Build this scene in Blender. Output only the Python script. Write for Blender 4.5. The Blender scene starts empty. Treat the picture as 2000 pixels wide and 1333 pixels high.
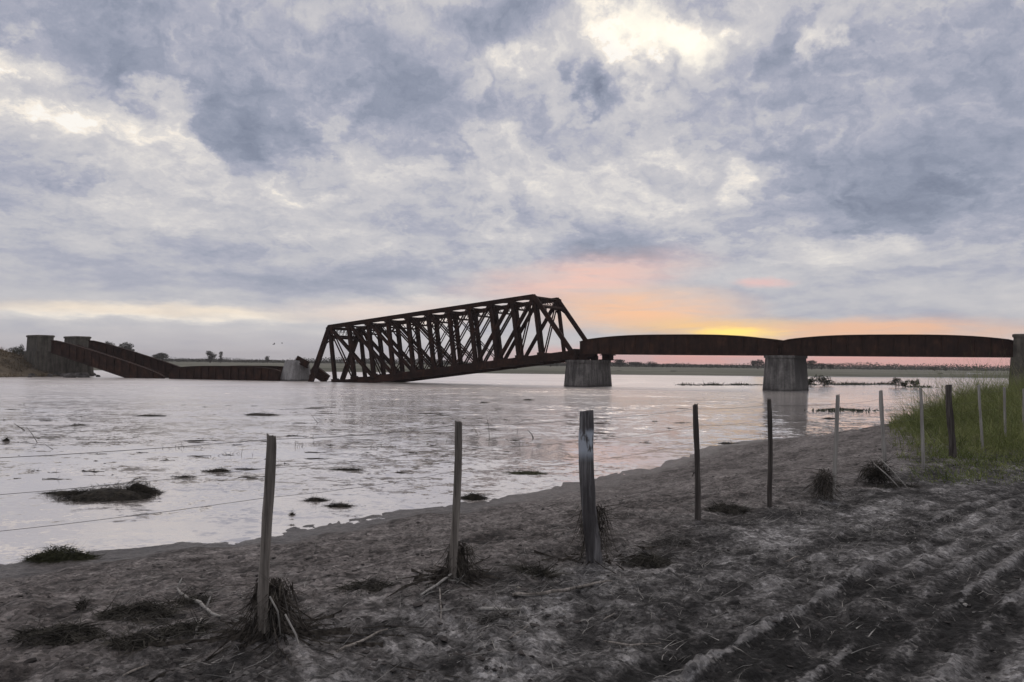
import bpy, bmesh, math, random
import numpy as np
from mathutils import Vector, Matrix, Euler, noise as mnoise

R = math.radians
sc = bpy.context.scene
COL = sc.collection
FPX = 1444.0            # focal length in photo pixels (2000 wide), a 26 mm lens on a 36 mm frame
EYE = 1.65              # eye height over the fence ground (z = 0)
WATER = -0.75           # flood water level

# ------------------------------------------------------------------ camera
cam_d = bpy.data.cameras.new("camera")
cam_d.lens = 26.0
cam_d.sensor_width = 36.0
cam_d.clip_start = 0.05
cam_d.clip_end = 20000
cam = bpy.data.objects.new("camera", cam_d)
COL.objects.link(cam)
cam.location = (0, 0, EYE)
PITCH, ROLL = math.atan(42.5 / FPX), 0.0112
cam.rotation_euler = (Matrix.Rotation(math.pi / 2 + PITCH, 4, 'X') @ Matrix.Rotation(ROLL, 4, 'Z')).to_euler()
sc.camera = cam
CAM_M = (Matrix.Rotation(math.pi / 2 + PITCH, 3, 'X') @ Matrix.Rotation(ROLL, 3, 'Z'))

def ray(px, py):
    return CAM_M @ Vector(((px - 1000) / FPX, (666.5 - py) / FPX, -1.0))
def on_z(px, py, z):
    d = ray(px, py)
    t = (z - EYE) / d.z
    return Vector((0, 0, EYE)) + d * t
def at_y(px, py, y):
    d = ray(px, py)
    return Vector((0, 0, EYE)) + d * (y / d.y)

def lin(c):
    return c / 12.92 if c <= 0.04045 else ((c + 0.055) / 1.055) ** 2.4
def srgb(r, g, b):
    return (lin(r / 255), lin(g / 255), lin(b / 255), 1)

# ------------------------------------------------------------------ view
sc.view_settings.view_transform = 'Standard'
sc.view_settings.look = 'None'
sc.view_settings.gamma = 1
sc.view_settings.exposure = 0.06
sc.cycles.use_denoising = True
sc.cycles.use_adaptive_sampling = False
sc.cycles.max_bounces = 6
sc.cycles.diffuse_bounces = 2
sc.cycles.glossy_bounces = 3
sc.cycles.transparent_max_bounces = 6
sc.cycles.volume_bounces = 0
sc.cycles.caustics_reflective = False
sc.cycles.caustics_refractive = False

# ------------------------------------------------------------------ node helpers
class NT:
    def __init__(s, tree):
        s.t = tree; s.n = tree.nodes; s.l = tree.links
    def new(s, typ, **kw):
        n = s.n.new(typ)
        for k, v in kw.items(): setattr(n, k, v)
        return n
    def put(s, sock, v):
        if hasattr(v, 'is_output') or isinstance(v, bpy.types.NodeSocket): s.l.new(v, sock)
        else: sock.default_value = v
    def math(s, op, a, b=None, c=None, clamp=False):
        n = s.new('ShaderNodeMath', operation=op); n.use_clamp = clamp
        s.put(n.inputs[0], a)
        if b is not None: s.put(n.inputs[1], b)
        if c is not None: s.put(n.inputs[2], c)
        return n.outputs[0]
    def vmath(s, op, a, b=None, scale=None):
        n = s.new('ShaderNodeVectorMath', operation=op)
        s.put(n.inputs[0], a)
        if b is not None: s.put(n.inputs[1], b)
        if scale is not None: s.put(n.inputs['Scale'], scale)
        return n.outputs['Value'] if op in ('LENGTH', 'DOT_PRODUCT') else n.outputs[0]
    def rng(s, v, a, b, c=0.0, d=1.0, smooth=True):
        n = s.new('ShaderNodeMapRange'); n.interpolation_type = 'SMOOTHSTEP' if smooth else 'LINEAR'
        s.put(n.inputs[0], v)
        for i, x in enumerate((a, b, c, d)): s.put(n.inputs[i + 1], x)
        return n.outputs[0]
    def noise(s, vec, scale, detail=4, rough=0.5, dist=0.0, color=False):
        n = s.new('ShaderNodeTexNoise')
        if vec is not None: s.l.new(vec, n.inputs['Vector'])
        n.inputs['Scale'].default_value = scale; n.inputs['Detail'].default_value = detail
        n.inputs['Roughness'].default_value = rough; n.inputs['Distortion'].default_value = dist
        return n.outputs['Color'] if color else n.outputs['Fac']
    def ramp(s, v, stops, interp='LINEAR'):
        n = s.new('ShaderNodeValToRGB'); cr = n.color_ramp; cr.interpolation = interp
        while len(cr.elements) < len(stops): cr.elements.new(0.5)
        for e, (p, c) in zip(cr.elements, stops):
            e.position = p; e.color = c if len(c) == 4 else (*c, 1)
        s.l.new(v, n.inputs[0])
        return n.outputs[0]
    def mix(s, f, a, b, blend='MIX'):
        n = s.new('ShaderNodeMix', data_type='RGBA', blend_type=blend)
        s.put(n.inputs['Factor'], f)
        s.put(n.inputs[6], a); s.put(n.inputs[7], b)
        return n.outputs[2]
    def scale(s, vec, v):
        return s.vmath('MULTIPLY', vec, v)
    def comb(s, x, y, z=0.0):
        n = s.new('ShaderNodeCombineXYZ')
        s.put(n.inputs[0], x); s.put(n.inputs[1], y); s.put(n.inputs[2], z)
        return n.outputs[0]

# ------------------------------------------------------------------ sun (veiled by the cloud bank straight ahead)
SUN_AZ, SUN_EL = R(11.0), R(50.0)
sun_d = bpy.data.lights.new("sun", 'SUN')
sun_d.energy = 0.5
sun_d.angle = R(20)
sun_d.color = (1.0, 0.84, 0.70)
sun = bpy.data.objects.new("sun", sun_d)
COL.objects.link(sun)
sdir = Vector((math.sin(SUN_AZ) * math.cos(SUN_EL), math.cos(SUN_AZ) * math.cos(SUN_EL), math.sin(SUN_EL)))
sun.rotation_euler = (-sdir).to_track_quat('-Z', 'Y').to_euler()
sun.location = (0, 0, 60)

# ------------------------------------------------------------------ sky: Nishita behind a broken cloud layer
def sky_pos(px, py):
    d = ray(px, py).normalized()
    return math.atan2(d.x, d.y), math.asin(d.z)

world = bpy.data.worlds.new("World")
sc.world = world
world.use_nodes = True
world.cycles.sampling_method = 'MANUAL'
world.cycles.sample_map_resolution = 512
w = NT(world.node_tree)
w.n.clear()
gen = w.new('ShaderNodeTexCoord').outputs['Generated']
sep = w.new('ShaderNodeSeparateXYZ'); w.l.new(gen, sep.inputs[0])
az = w.math('ARCTAN2', sep.outputs[0], sep.outputs[1])
el = w.math('ARCSINE', sep.outputs[2])
zc = w.math('ADD', w.math('MAXIMUM', sep.outputs[2], 0.0), 0.16)
plan = w.comb(w.math('DIVIDE', sep.outputs[0], zc), w.math('DIVIDE', sep.outputs[1], zc), 0.0)   # cloud deck overhead
angp = w.comb(az, el, 0.0)
# angular noise that widens upwards: flat streaks at the horizon, heaps higher up
elog = w.math('MULTIPLY', w.math('LOGARITHM', w.math('ADD', w.math('MAXIMUM', el, -0.04), 0.115), math.e), 0.62)
stretch = w.comb(az, elog, 0.3)
n_lo = w.noise(stretch, 4.2, 9, 0.60, 0.0, color=True)
n_hi = w.noise(stretch, 17.0, 8, 0.62, 0.0, color=True)
off = w.vmath('ADD', w.scale(w.vmath('SUBTRACT', n_lo, (0.5, 0.5, 0.5)), (0.34, 0.17, 0)),
              w.scale(w.vmath('SUBTRACT', n_hi, (0.5, 0.5, 0.5)), (0.070, 0.045, 0)))
amp = w.rng(el, 0.0, 0.30, 0.38, 1.0)
P = w.vmath('ADD', angp, w.vmath('SCALE', off, scale=amp))
P_soft = w.vmath('ADD', angp, w.vmath('SCALE', off, scale=w.math('MULTIPLY', amp, 0.55)))

def blob(px, py, rx, ry, rot=0.0, inner=0.25, pos=None):
    a, e = sky_pos(px, py)
    m = w.new('ShaderNodeMapping', vector_type='TEXTURE')
    w.l.new(pos if pos is not None else P, m.inputs['Vector'])
    m.inputs['Location'].default_value = (a, e, 0)
    m.inputs['Rotation'].default_value = (0, 0, R(rot))
    m.inputs['Scale'].default_value = (rx / FPX, ry / FPX, 1)
    sp = w.vmath('LENGTH', m.outputs[0])
    return w.rng(sp, 1.0, inner, 0.0, 1.0)

CLOUDS = [  # px, py, rx, ry, rotation, inner, weight   (direction of each cloud mass as seen from the bank)
    (500, 130, 480, 190, 0, 0.3, -0.26), (540, 280, 150, 90, 0, 0.2, -0.18), (820, 230, 230, 150, -20, 0.2, -0.16),
    (200, 40, 260, 80, 0, 0.2, -0.20), (60, 85, 130, 60, 0, 0.2, 0.36), (290, 140, 60, 45, 0, 0.3, -0.25),
    (250, 220, 300, 110, -8, 0.3, 0.20), (375, 200, 70, 100, 0, 0.2, 0.30), (40, 165, 130, 40, 0, 0.2, -0.08),
    (60, 375, 190, 50, 0, 0.2, -0.13), (640, 240, 60, 50, 0, 0.1, 0.22), (690, 330, 260, 60, -12, 0.2, 0.12),
    (400, 530, 560, 50, 0, 0.3, -0.13), (300, 610, 420, 32, 1, 0.3, 0.36), (300, 660, 700, 34, 0, 0.4, 0.03),
    (760, 20, 140, 70, 0, 0.2, 0.10), (1000, 30, 190, 70, 0, 0.3, -0.34), (1080, 110, 150, 70, 0, 0.2, 0.28),
    (1300, 90, 210, 90, -15, 0.1, 0.46), (1220, 160, 70, 90, 0, 0.2, 0.28), (1150, 145, 40, 46, 0, 0.2, -0.36), (1180, 182, 62, 36, 0, 0.2, -0.36),
    (990, 215, 90, 70, 0, 0.2, -0.18), (920, 170, 60, 60, 0, 0.1, 0.22), (950, 290, 120, 60, 0, 0.2, 0.14),
    (1720, 230, 420, 260, 0, 0.4, -0.20), (1560, 60, 130, 60, 10, 0.2, -0.22), (1640, 75, 70, 50, 40, 0.2, 0.26),
    (1660, 380, 330, 80, 0, 0.3, -0.26), (1900, 300, 160, 160, 0, 0.2, -0.16), (1450, 250, 160, 60, 0, 0.2, 0.14),
    (1410, 365, 40, 34, 0, 0.1, 0.34), (1220, 350, 260, 110, 0, 0.3, 0.10), (1640, 480, 180, 45, 3, 0.2, 0.20),
    (1220, 475, 170, 50, 0, 0.3, -0.22), (1750, 590, 330, 50, 0, 0.3, -0.06), (1900, 120, 120, 90, 0, 0.2, -0.08),
    (830, 610, 260, 30, 0, 0.3, 0.22), (800, 530, 300, 40, 0, 0.3, -0.10),

    (490, 280, 70, 130, 0, 0.4, -0.20), (1050, 380, 300, 60, 0, 0.3, 0.10), (150, 430, 200, 40, 0, 0.3, 0.10), (100, 230, 160, 60, 0, 0.3, 0.16),

    (400, 420, 480, 60, 0, 0.3, 0.07), (1640, 80, 60, 46, 45, 0.4, 0.22), (1480, 110, 120, 60, 0, 0.2, -0.10), (900, 60, 130, 60, 0, 0.3, -0.10),
    (1660, 412, 330, 42, 2, 0.5, -0.14), (500, 315, 120, 42, 0, 0.5, -0.14), (1250, 500, 200, 26, 0, 0.4, -0.12), (700, 555, 420, 22, 0, 0.4, -0.10), (1750, 545, 300, 22, 0, 0.4, -0.08), (520, 365, 160, 26, 0, 0.4, 0.10),
]
def billow(vec, scale, detail):
    n = w.new('ShaderNodeTexVoronoi', voronoi_dimensions='2D', feature='SMOOTH_F1')
    n.normalize = True
    w.l.new(vec, n.inputs['Vector'])
    n.inputs['Scale'].default_value = scale; n.inputs['Detail'].default_value = detail
    n.inputs['Roughness'].default_value = 0.55; n.inputs['Lacunarity'].default_value = 2.2; n.inputs['Smoothness'].default_value = 0.35
    return w.math('SUBTRACT', 1.0, n.outputs['Distance'])
f1 = w.noise(plan, 1.3, 9, 0.58, 0.1)
warp = w.vmath('ADD', stretch, w.scale(w.vmath('SUBTRACT', n_hi, (0.5, 0.5, 0.5)), (0.16, 0.16, 0)))
warp = w.vmath('ADD', warp, w.scale(w.vmath('SUBTRACT', n_lo, (0.5, 0.5, 0.5)), (0.35, 0.35, 0)))
LIT = (0.016, 0.026, 0.0)                                         # towards the bright gap
f2 = w.noise(stretch, 7.5, 10, 0.60, 0.15)
f3 = w.noise(w.vmath('ADD', stretch, LIT), 7.5, 10, 0.60, 0.15)
b2 = billow(warp, 5.0, 4.0)
b3 = billow(w.vmath('ADD', warp, LIT), 5.0, 4.0)
high = w.rng(el, 0.05, 0.20)
relief = w.math('MULTIPLY', w.math('SUBTRACT', f2, f3), w.rng(el, 0.02, 0.16, 0.4, 0.7))
relief = w.math('ADD', relief, w.math('MULTIPLY', w.math('SUBTRACT', b2, b3), w.math('MULTIPLY', high, 1.5)))
S = w.math('MULTIPLY_ADD', w.math('SUBTRACT', f1, 0.5), 0.36, 0.51)
S = w.math('MULTIPLY_ADD', w.math('SUBTRACT', f2, 0.5), 0.36, S)
S = w.math('MULTIPLY_ADD', w.math('SUBTRACT', b2, 0.62), w.math('MULTIPLY', high, -0.30), S)
S = w.math('ADD', S, relief)
for (px, py, rx, ry, ro, inn, wt) in CLOUDS:
    S = w.math('MULTIPLY_ADD', blob(px, py, rx, ry, ro, inn), wt, S)
S = w.math('MULTIPLY_ADD', S, 0.75, 0.25)
cl = w.ramp(S, [(0.0, srgb(120, 127, 145)), (0.25, srgb(142, 148, 165)), (0.40, srgb(157, 161, 177)), (0.52, srgb(174, 175, 188)), (0.61, srgb(190, 189, 195)),
                (0.73, srgb(204, 201, 203)), (0.85, srgb(223, 218, 214)), (0.95, srgb(250, 240, 227)), (1.0, srgb(255, 250, 242))])
GLOWS = [  # px, py, rx, ry, rot, inner, strength, colour
    (1130, 548, 330, 62, 7, 0.0, 0.85, (248, 198, 180)), (1240, 605, 280, 60, 0, 0.0, 1.0, (253, 198, 156)),
    (1495, 553, 85, 13, 0, 0.1, 0.75, (236, 192, 186)), (1400, 640, 260, 36, 0, 0.1, 0.90, (255, 205, 135)),
    (1720, 648, 360, 36, 0, 0.1, 0.85, (246, 190, 150)), (1550, 712, 800, 44, 0, 0.4, 0.9, (244, 176, 166)),
    (760, 612, 300, 34, 0, 0.2, 0.55, (236, 212, 200)), (280, 604, 420, 22, 0, 0.2, 0.50, (244, 222, 196)),
    (400, 680, 640, 40, 0, 0.3, 0.60, (188, 184, 190)),
]
streaks = w.rng(w.noise(w.comb(w.math('MULTIPLY', az, 5.0), w.math('MULTIPLY', el, 42.0), 0.7), 1.6, 7, 0.62, 0.4), 0.36, 0.60, 0.62, 1.0)
for (px, py, rx, ry, ro, inn, st, c) in GLOWS:
    cl = w.mix(w.math('MULTIPLY', w.math('MULTIPLY', blob(px, py, rx, ry, ro, inn, P_soft), st), streaks), cl, srgb(*c))
hot = w.math('MULTIPLY', blob(1300, 92, 140, 52, -18, 0.05), 0.8)
hot2 = w.math('MULTIPLY', blob(1430, 647, 115, 17, 0, 0.1, P_soft), 0.95)
cl = w.mix(hot, cl, (1.25, 1.15, 0.95, 1))
cl = w.mix(w.math('MULTIPLY', hot2, streaks), cl, (1.25, 0.92, 0.24, 1))
sky = w.new('ShaderNodeTexSky', sky_type='NISHITA')
sky.sun_disc = False
sky.sun_elevation = SUN_EL
sky.sun_rotation = SUN_AZ
nish = w.vmath('SCALE', sky.outputs[0], scale=0.06)
allsky = w.mix(0.93, nish, cl)
bg = w.new('ShaderNodeBackground')
w.l.new(allsky, bg.inputs[0]); bg.inputs[1].default_value = 1.0
out = w.new('ShaderNodeOutputWorld'); w.l.new(bg.outputs[0], out.inputs[0])

# ------------------------------------------------------------------ mesh and tagging helpers
rng = np.random.default_rng(11)
rnd = random.Random(5)

def tag(o, label=None, cat=None, group=None, kind=None):
    if label: o["label"] = label
    if cat: o["category"] = cat
    if group: o["group"] = group
    if kind: o["kind"] = kind
    return o

def empty(name, loc, label, cat, group=None):
    o = bpy.data.objects.new(name, None)
    o.empty_display_size = 0.3
    COL.objects.link(o)
    o.location = loc
    return tag(o, label, cat, group)

def link_mesh(name, me, mat, parent=None, loc=None):
    o = bpy.data.objects.new(name, me)
    COL.objects.link(o)
    if mat: me.materials.append(mat)
    if parent is not None:
        o.parent = parent
        o.matrix_parent_inverse = Matrix.Translation(-Vector(parent.location))
    return o

def np_mesh(name, V, F, mat, parent=None, smooth=False):
    V = np.asarray(V, dtype=np.float32); F = np.asarray(F, dtype=np.int32)
    me = bpy.data.meshes.new(name)
    k = F.shape[1]
    me.vertices.add(len(V)); me.vertices.foreach_set('co', V.ravel())
    me.loops.add(F.size); me.loops.foreach_set('vertex_index', F.ravel())
    me.polygons.add(len(F))
    me.polygons.foreach_set('loop_start', np.arange(len(F), dtype=np.int32) * k)
    me.polygons.foreach_set('use_smooth', np.full(len(F), smooth, dtype=bool))
    me.update(calc_edges=True)
    return link_mesh(name, me, mat, parent)

class MB:
    """collects boxes, beams and tubes in world coordinates, then links them as ONE mesh object"""
    def __init__(s): s.v = []; s.f = []; s.sm = []
    def hull(s, ring_list, smooth=False, cap=True):
        base = len(s.v); n = len(ring_list[0])
        for r in ring_list: s.v += [tuple(p) for p in r]
        for i in range(len(ring_list) - 1):
            for j in range(n):
                a = base + i * n + j; b = base + i * n + (j + 1) % n
                s.f.append((a, b, b + n, a + n)); s.sm.append(smooth)
        if cap:
            s.f.append(tuple(base + j for j in reversed(range(n)))); s.sm.append(False)
            e = base + (len(ring_list) - 1) * n
            s.f.append(tuple(e + j for j in range(n))); s.sm.append(False)
        return s
    def beam(s, p, q, w, h, up=Vector((0, 0, 1))):
        """box from p to q, w across and h along 'up'"""
        p, q = Vector(p), Vector(q)
        d = (q - p).normalized()
        x = d.cross(up)
        if x.length < 1e-4: x = d.cross(Vector((1, 0, 0)))
        x.normalize(); u = x.cross(d).normalized()
        c = [x * (w / 2) + u * (h / 2), -x * (w / 2) + u * (h / 2), -x * (w / 2) - u * (h / 2), x * (w / 2) - u * (h / 2)]
        return s.hull([[p + k for k in c], [q + k for k in c]])
    def tube(s, pts, radii, n=7, jitter=0.0, smooth=True):
        pts = [Vector(p) for p in pts]
        rings = []
        for i, p in enumerate(pts):
            d = (pts[min(i + 1, len(pts) - 1)] - pts[max(i - 1, 0)]).normalized()
            x = d.cross(Vector((0.13, 0.05, 1)) if abs(d.z) < 0.9 else Vector((1, 0.1, 0))).normalized()
            u = x.cross(d).normalized()
            r = radii[i] if isinstance(radii, (list, tuple)) else radii
            rings.append([p + (x * math.cos(t) + u * math.sin(t)) * r * (1 + rnd.uniform(-jitter, jitter))
                          for t in (2 * math.pi * k / n for k in range(n))])
        return s.hull(rings, smooth)
    def quad(s, a, b, c, d):
        k = len(s.v); s.v += [tuple(a), tuple(b), tuple(c), tuple(d)]; s.f.append((k, k + 1, k + 2, k + 3)); s.sm.append(False)
        return s
    def build(s, name, mat, parent=None):
        me = bpy.data.meshes.new(name)
        me.from_pydata(s.v, [], s.f)
        me.polygons.foreach_set('use_smooth', s.sm)
        bm = bmesh.new(); bm.from_mesh(me)
        bmesh.ops.recalc_face_normals(bm, faces=bm.faces)
        bm.to_mesh(me); bm.free()
        me.update()
        return link_mesh(name, me, mat, parent)

def hash2(ix, iy, seed):
    h = (ix.astype(np.int64) * 374761393 + iy.astype(np.int64) * 668265263 + seed * 982451653) & 0xFFFFFFFF
    h = ((h ^ (h >> 13)) * 1274126177) & 0xFFFFFFFF
    h = h ^ (h >> 16)
    return (h & 0xFFFF) / 65535.0
def vnoise(x, y, seed=0):
    x = np.asarray(x, float); y = np.asarray(y, float)
    ix, iy = np.floor(x), np.floor(y); fx, fy = x - ix, y - iy
    fx = fx * fx * (3 - 2 * fx); fy = fy * fy * (3 - 2 * fy)
    a = hash2(ix, iy, seed); b = hash2(ix + 1, iy, seed); c = hash2(ix, iy + 1, seed); d = hash2(ix + 1, iy + 1, seed)
    return (a + (b - a) * fx) * (1 - fy) + (c + (d - c) * fx) * fy - 0.5
def fbm(x, y, oct=4, seed=0, gain=0.5):
    t = 0; a = 1.0
    for o in range(oct):
        t = t + a * vnoise(x * 2 ** o + 17.3 * o, y * 2 ** o - 9.1 * o, seed + o); a *= gain
    return t
def sstep(x, a, b):
    t = np.clip((x - a) / (b - a), 0, 1); return t * t * (3 - 2 * t)

# ------------------------------------------------------------------ materials
def new_mat(name):
    m = bpy.data.materials.new(name); m.use_nodes = True
    t = NT(m.node_tree); t.n.clear()
    b = t.new('ShaderNodeBsdfPrincipled'); o = t.new('ShaderNodeOutputMaterial')
    t.l.new(b.outputs[0], o.inputs[0])
    return m, t, b
def obj_co(t): return t.new('ShaderNodeTexCoord').outputs['Object']
def geo_pos(t): return t.new('ShaderNodeNewGeometry').outputs['Position']
def bump(t, b, h, strength, dist):
    n = t.new('ShaderNodeBump'); n.inputs['Strength'].default_value = strength; n.inputs['Distance'].default_value = dist
    t.l.new(h, n.inputs['Height']); t.l.new(n.outputs[0], b.inputs['Normal']); return n

def rust_mat(name, dark, mid, bright):
    m, t, b = new_mat(name)
    p = geo_pos(t)
    n1 = t.noise(p, 0.9, 6, 0.62); n2 = t.noise(t.scale(p, (1.6, 1.6, 0.35)), 2.6, 5, 0.6)
    f = t.math('ADD', t.math('MULTIPLY', n1, 0.6), t.math('MULTIPLY', n2, 0.4))
    c = t.ramp(f, [(0.34, dark), (0.52, mid), (0.68, bright)])
    t.l.new(c, b.inputs['Base Color'])
    b.inputs['Roughness'].default_value = 0.85
    b.inputs['Specular IOR Level'].default_value = 0.25
    return m
M_RUST = rust_mat('rusted_steel', (0.010, 0.0055, 0.0045), (0.025, 0.0115, 0.008), (0.062, 0.026, 0.015))
M_RUST2 = rust_mat('rusted_plate', (0.013, 0.0078, 0.0062), (0.036, 0.0185, 0.013), (0.088, 0.041, 0.025))

def concrete_mat(name, dark, mid, pale, side_shade=None):
    m, t, b = new_mat(name)
    p = geo_pos(t)
    n1 = t.noise(p, 0.7, 6, 0.6)
    n2 = t.noise(t.scale(p, (2.2, 2.2, 0.22)), 1.4, 6, 0.65)     # rain streaks run down the face
    n3 = t.noise(p, 6.0, 4, 0.6)
    f = t.math('ADD', t.math('ADD', t.math('MULTIPLY', n1, 0.35), t.math('MULTIPLY', n2, 0.50)), t.math('MULTIPLY', n3, 0.15))
    c = t.ramp(f, [(0.40, dark), (0.50, mid), (0.60, pale)])
    z = t.new('ShaderNodeSeparateXYZ'); t.l.new(p, z.inputs[0])
    zz = t.math('ADD', z.outputs[2], t.math('MULTIPLY', t.math('SUBTRACT', n1, 0.5), 0.5))
    tide = t.rng(zz, WATER + 0.32, WATER + 0.05, 0, 0.75)         # wet silt line
    c = t.mix(tide, c, (0.035, 0.03, 0.027, 1))
    if side_shade:                                                     # girder shadow and turned-away side painted in as dark streaks, thinning towards the water
        d = t.vmath('DOT_PRODUCT', t.vmath('SUBTRACT', p, side_shade[0]), side_shade[1])
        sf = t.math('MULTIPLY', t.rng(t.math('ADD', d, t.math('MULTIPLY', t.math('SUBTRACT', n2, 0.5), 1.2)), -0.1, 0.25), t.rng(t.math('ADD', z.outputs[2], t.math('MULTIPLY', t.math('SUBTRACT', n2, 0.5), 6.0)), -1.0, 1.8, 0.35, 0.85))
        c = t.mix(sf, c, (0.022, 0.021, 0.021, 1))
    t.l.new(c, b.inputs['Base Color']); b.inputs['Roughness'].default_value = 0.9
    bump(t, b, n3, 0.5, 0.03)
    return m
M_CONC_S = concrete_mat('shade_painted_concrete', (0.060, 0.056, 0.053), (0.125, 0.119, 0.112), (0.24, 0.227, 0.214), ((26.9, 70.6, 0), (0.96, 0.28, 0)))
M_CONC = concrete_mat('weathered_concrete', (0.042, 0.039, 0.036), (0.098, 0.092, 0.087), (0.20, 0.187, 0.175))
M_CONC_P = concrete_mat('pale_concrete', (0.15, 0.145, 0.14), (0.25, 0.24, 0.235), (0.36, 0.35, 0.34))
M_STONE = concrete_mat('abutment_stone', (0.034, 0.031, 0.025), (0.078, 0.071, 0.058), (0.135, 0.123, 0.10))

def wood_mat(name, dark, mid, pale, patch=None):
    m, t, b = new_mat(name)
    p = obj_co(t)
    g = t.noise(t.scale(p, (40, 40, 1.3)), 1.0, 6, 0.62)
    g2 = t.noise(t.scale(p, (9, 9, 1.1)), 1.0, 5, 0.6)
    f = t.math('ADD', t.math('MULTIPLY', g, 0.55), t.math('MULTIPLY', g2, 0.45))
    c = t.ramp(f, [(0.36, dark), (0.5, mid), (0.64, pale)])
    if patch:                                                     # flaked pale paint a third of the way down the trunk
        z = t.new('ShaderNodeSeparateXYZ'); t.l.new(p, z.inputs[0])
        pf = t.math('MULTIPLY', t.rng(z.outputs[2], patch[0], patch[0] + 0.12), t.rng(z.outputs[2], patch[1], patch[1] - 0.06))
        pf = t.math('MULTIPLY', pf, t.rng(t.noise(t.scale(p, (14, 14, 5)), 1.0, 4, 0.6), 0.46, 0.56))
        c = t.mix(pf, c, (0.42, 0.46, 0.52, 1))
    t.l.new(c, b.inputs['Base Color']); b.inputs['Roughness'].default_value = 0.9
    bump(t, b, f, 0.9, 0.012)
    return m
M_WOOD = wood_mat('weathered_wood', (0.036, 0.031, 0.027), (0.20, 0.178, 0.156), (0.42, 0.385, 0.345))
M_WOOD_D = wood_mat('dark_wood', (0.022, 0.018, 0.016), (0.065, 0.055, 0.049), (0.15, 0.133, 0.12))
M_WOOD_P = wood_mat('pale_wood', (0.15, 0.142, 0.13), (0.30, 0.285, 0.262), (0.48, 0.46, 0.425))
M_LOG = wood_mat('bark_log', (0.022, 0.02, 0.021), (0.075, 0.07, 0.072), (0.24, 0.235, 0.24), (1.12, 1.42))

def plain(name, c1, c2, scale=3.0, rough=0.9, world_pos=True):
    m, t, b = new_mat(name)
    p = geo_pos(t) if world_pos else obj_co(t)
    t.l.new(t.ramp(t.noise(p, scale, 4, 0.6), [(0.36, c1), (0.64, c2)]), b.inputs['Base Color'])
    b.inputs['Roughness'].default_value = rough
    b.inputs['Specular IOR Level'].default_value = 0.3
    return m
M_WIRE = plain('old_wire', (0.02, 0.018, 0.017), (0.05, 0.046, 0.042), 8, 0.6)
M_STRAW_D = plain('dark_straw', (0.022, 0.018, 0.015), (0.12, 0.105, 0.088), 22)
M_STRAW_P = plain('pale_straw', (0.13, 0.12, 0.10), (0.30, 0.28, 0.24), 12)
M_STRAW_M = plain('grey_straw', (0.05, 0.046, 0.042), (0.16, 0.15, 0.138), 12)
M_WEED = plain('flattened_weed', (0.022, 0.020, 0.016), (0.095, 0.087, 0.072), 9)
M_MAT = plain('flood_debris', (0.010, 0.009, 0.007), (0.045, 0.038, 0.028), 9)
M_GRASSMAT = plain('drowned_grass', (0.02, 0.022, 0.01), (0.06, 0.062, 0.03), 6)
M_BLADE = plain('green_grass', (0.10, 0.128, 0.036), (0.27, 0.29, 0.105), 1.1, 0.75)
M_BLADE_D = plain('short_grass', (0.075, 0.108, 0.026), (0.21, 0.245, 0.075), 1.6, 0.8)
M_BUSH = plain('bush_leaves', (0.015, 0.022, 0.012), (0.05, 0.06, 0.03), 0.8)
M_TREE = plain('tree_leaves', (0.03, 0.036, 0.026), (0.07, 0.078, 0.055), 0.25)
M_BARK = plain('tree_bark', (0.04, 0.034, 0.028), (0.08, 0.07, 0.06), 2.0)
M_ROCK = plain('bank_rock', (0.03, 0.028, 0.026), (0.12, 0.11, 0.105), 1.4)
M_WHITE = plain('white_paint', (0.6, 0.6, 0.58), (0.8, 0.8, 0.78), 2.0, 0.6)
M_BIRD = plain('bird_feathers', (0.02, 0.02, 0.022), (0.05, 0.05, 0.055), 20, 0.7)
M_CLOD = plain('mud_clod', (0.022, 0.019, 0.018), (0.07, 0.062, 0.058), 5)
M_SCRUB = plain('dry_scrub', (0.08, 0.062, 0.038), (0.21, 0.165, 0.105), 0.9)

# ------------------------------------------------------------------ terrain: one sheet from the bank underfoot to the horizon
POLY = np.array([(-200, 40), (-140, 30), (-60, -6), (-20, 3.5), (-9, 7.2), (-5.97, 8.6)] +
                [tuple(on_z(px, py, WATER).xy) for px, py in ((250, 1072), (500, 1046), (700, 1010), (800, 997), (900, 985), (1060, 961), (1200, 926),
                                                              (1290, 905), (1340, 890), (1375, 874), (1480, 858), (1620, 850), (1700, 838))] +
                [(24, 38), (40, 56), (52, 68), (75, 90), (120, 128), (420, 160), (420, 205), (116, 182), (60, 168), (0, 163), (-60, 158),
                 (-80, 150), (-82, 132), (-66, 108), (-57.5, 99), (-57.5, 92), (-60, 87), (-75, 80), (-140, 66), (-200, 60)], float)
def shore_sd(x, y):
    """signed distance to the waterline, positive on land"""
    A = POLY; B = np.roll(POLY, -1, 0)
    dmin = np.full(x.shape, 1e9); ins = np.zeros(x.shape, bool)
    for (ax, ay), (bx, by) in zip(A, B):
        ex, ey = bx - ax, by - ay
        t = np.clip(((x - ax) * ex + (y - ay) * ey) / (ex * ex + ey * ey), 0, 1)
        dmin = np.minimum(dmin, (x - ax - t * ex) ** 2 + (y - ay - t * ey) ** 2)
        c = ((ay > y) != (by > y))
        with np.errstate(divide='ignore', invalid='ignore'):
            ins ^= c & (x < ex * (y - ay) / (ey if ey != 0 else 1e-9) + ax)
    d = np.sqrt(dmin)
    return np.where(ins, -d, d)

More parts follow.
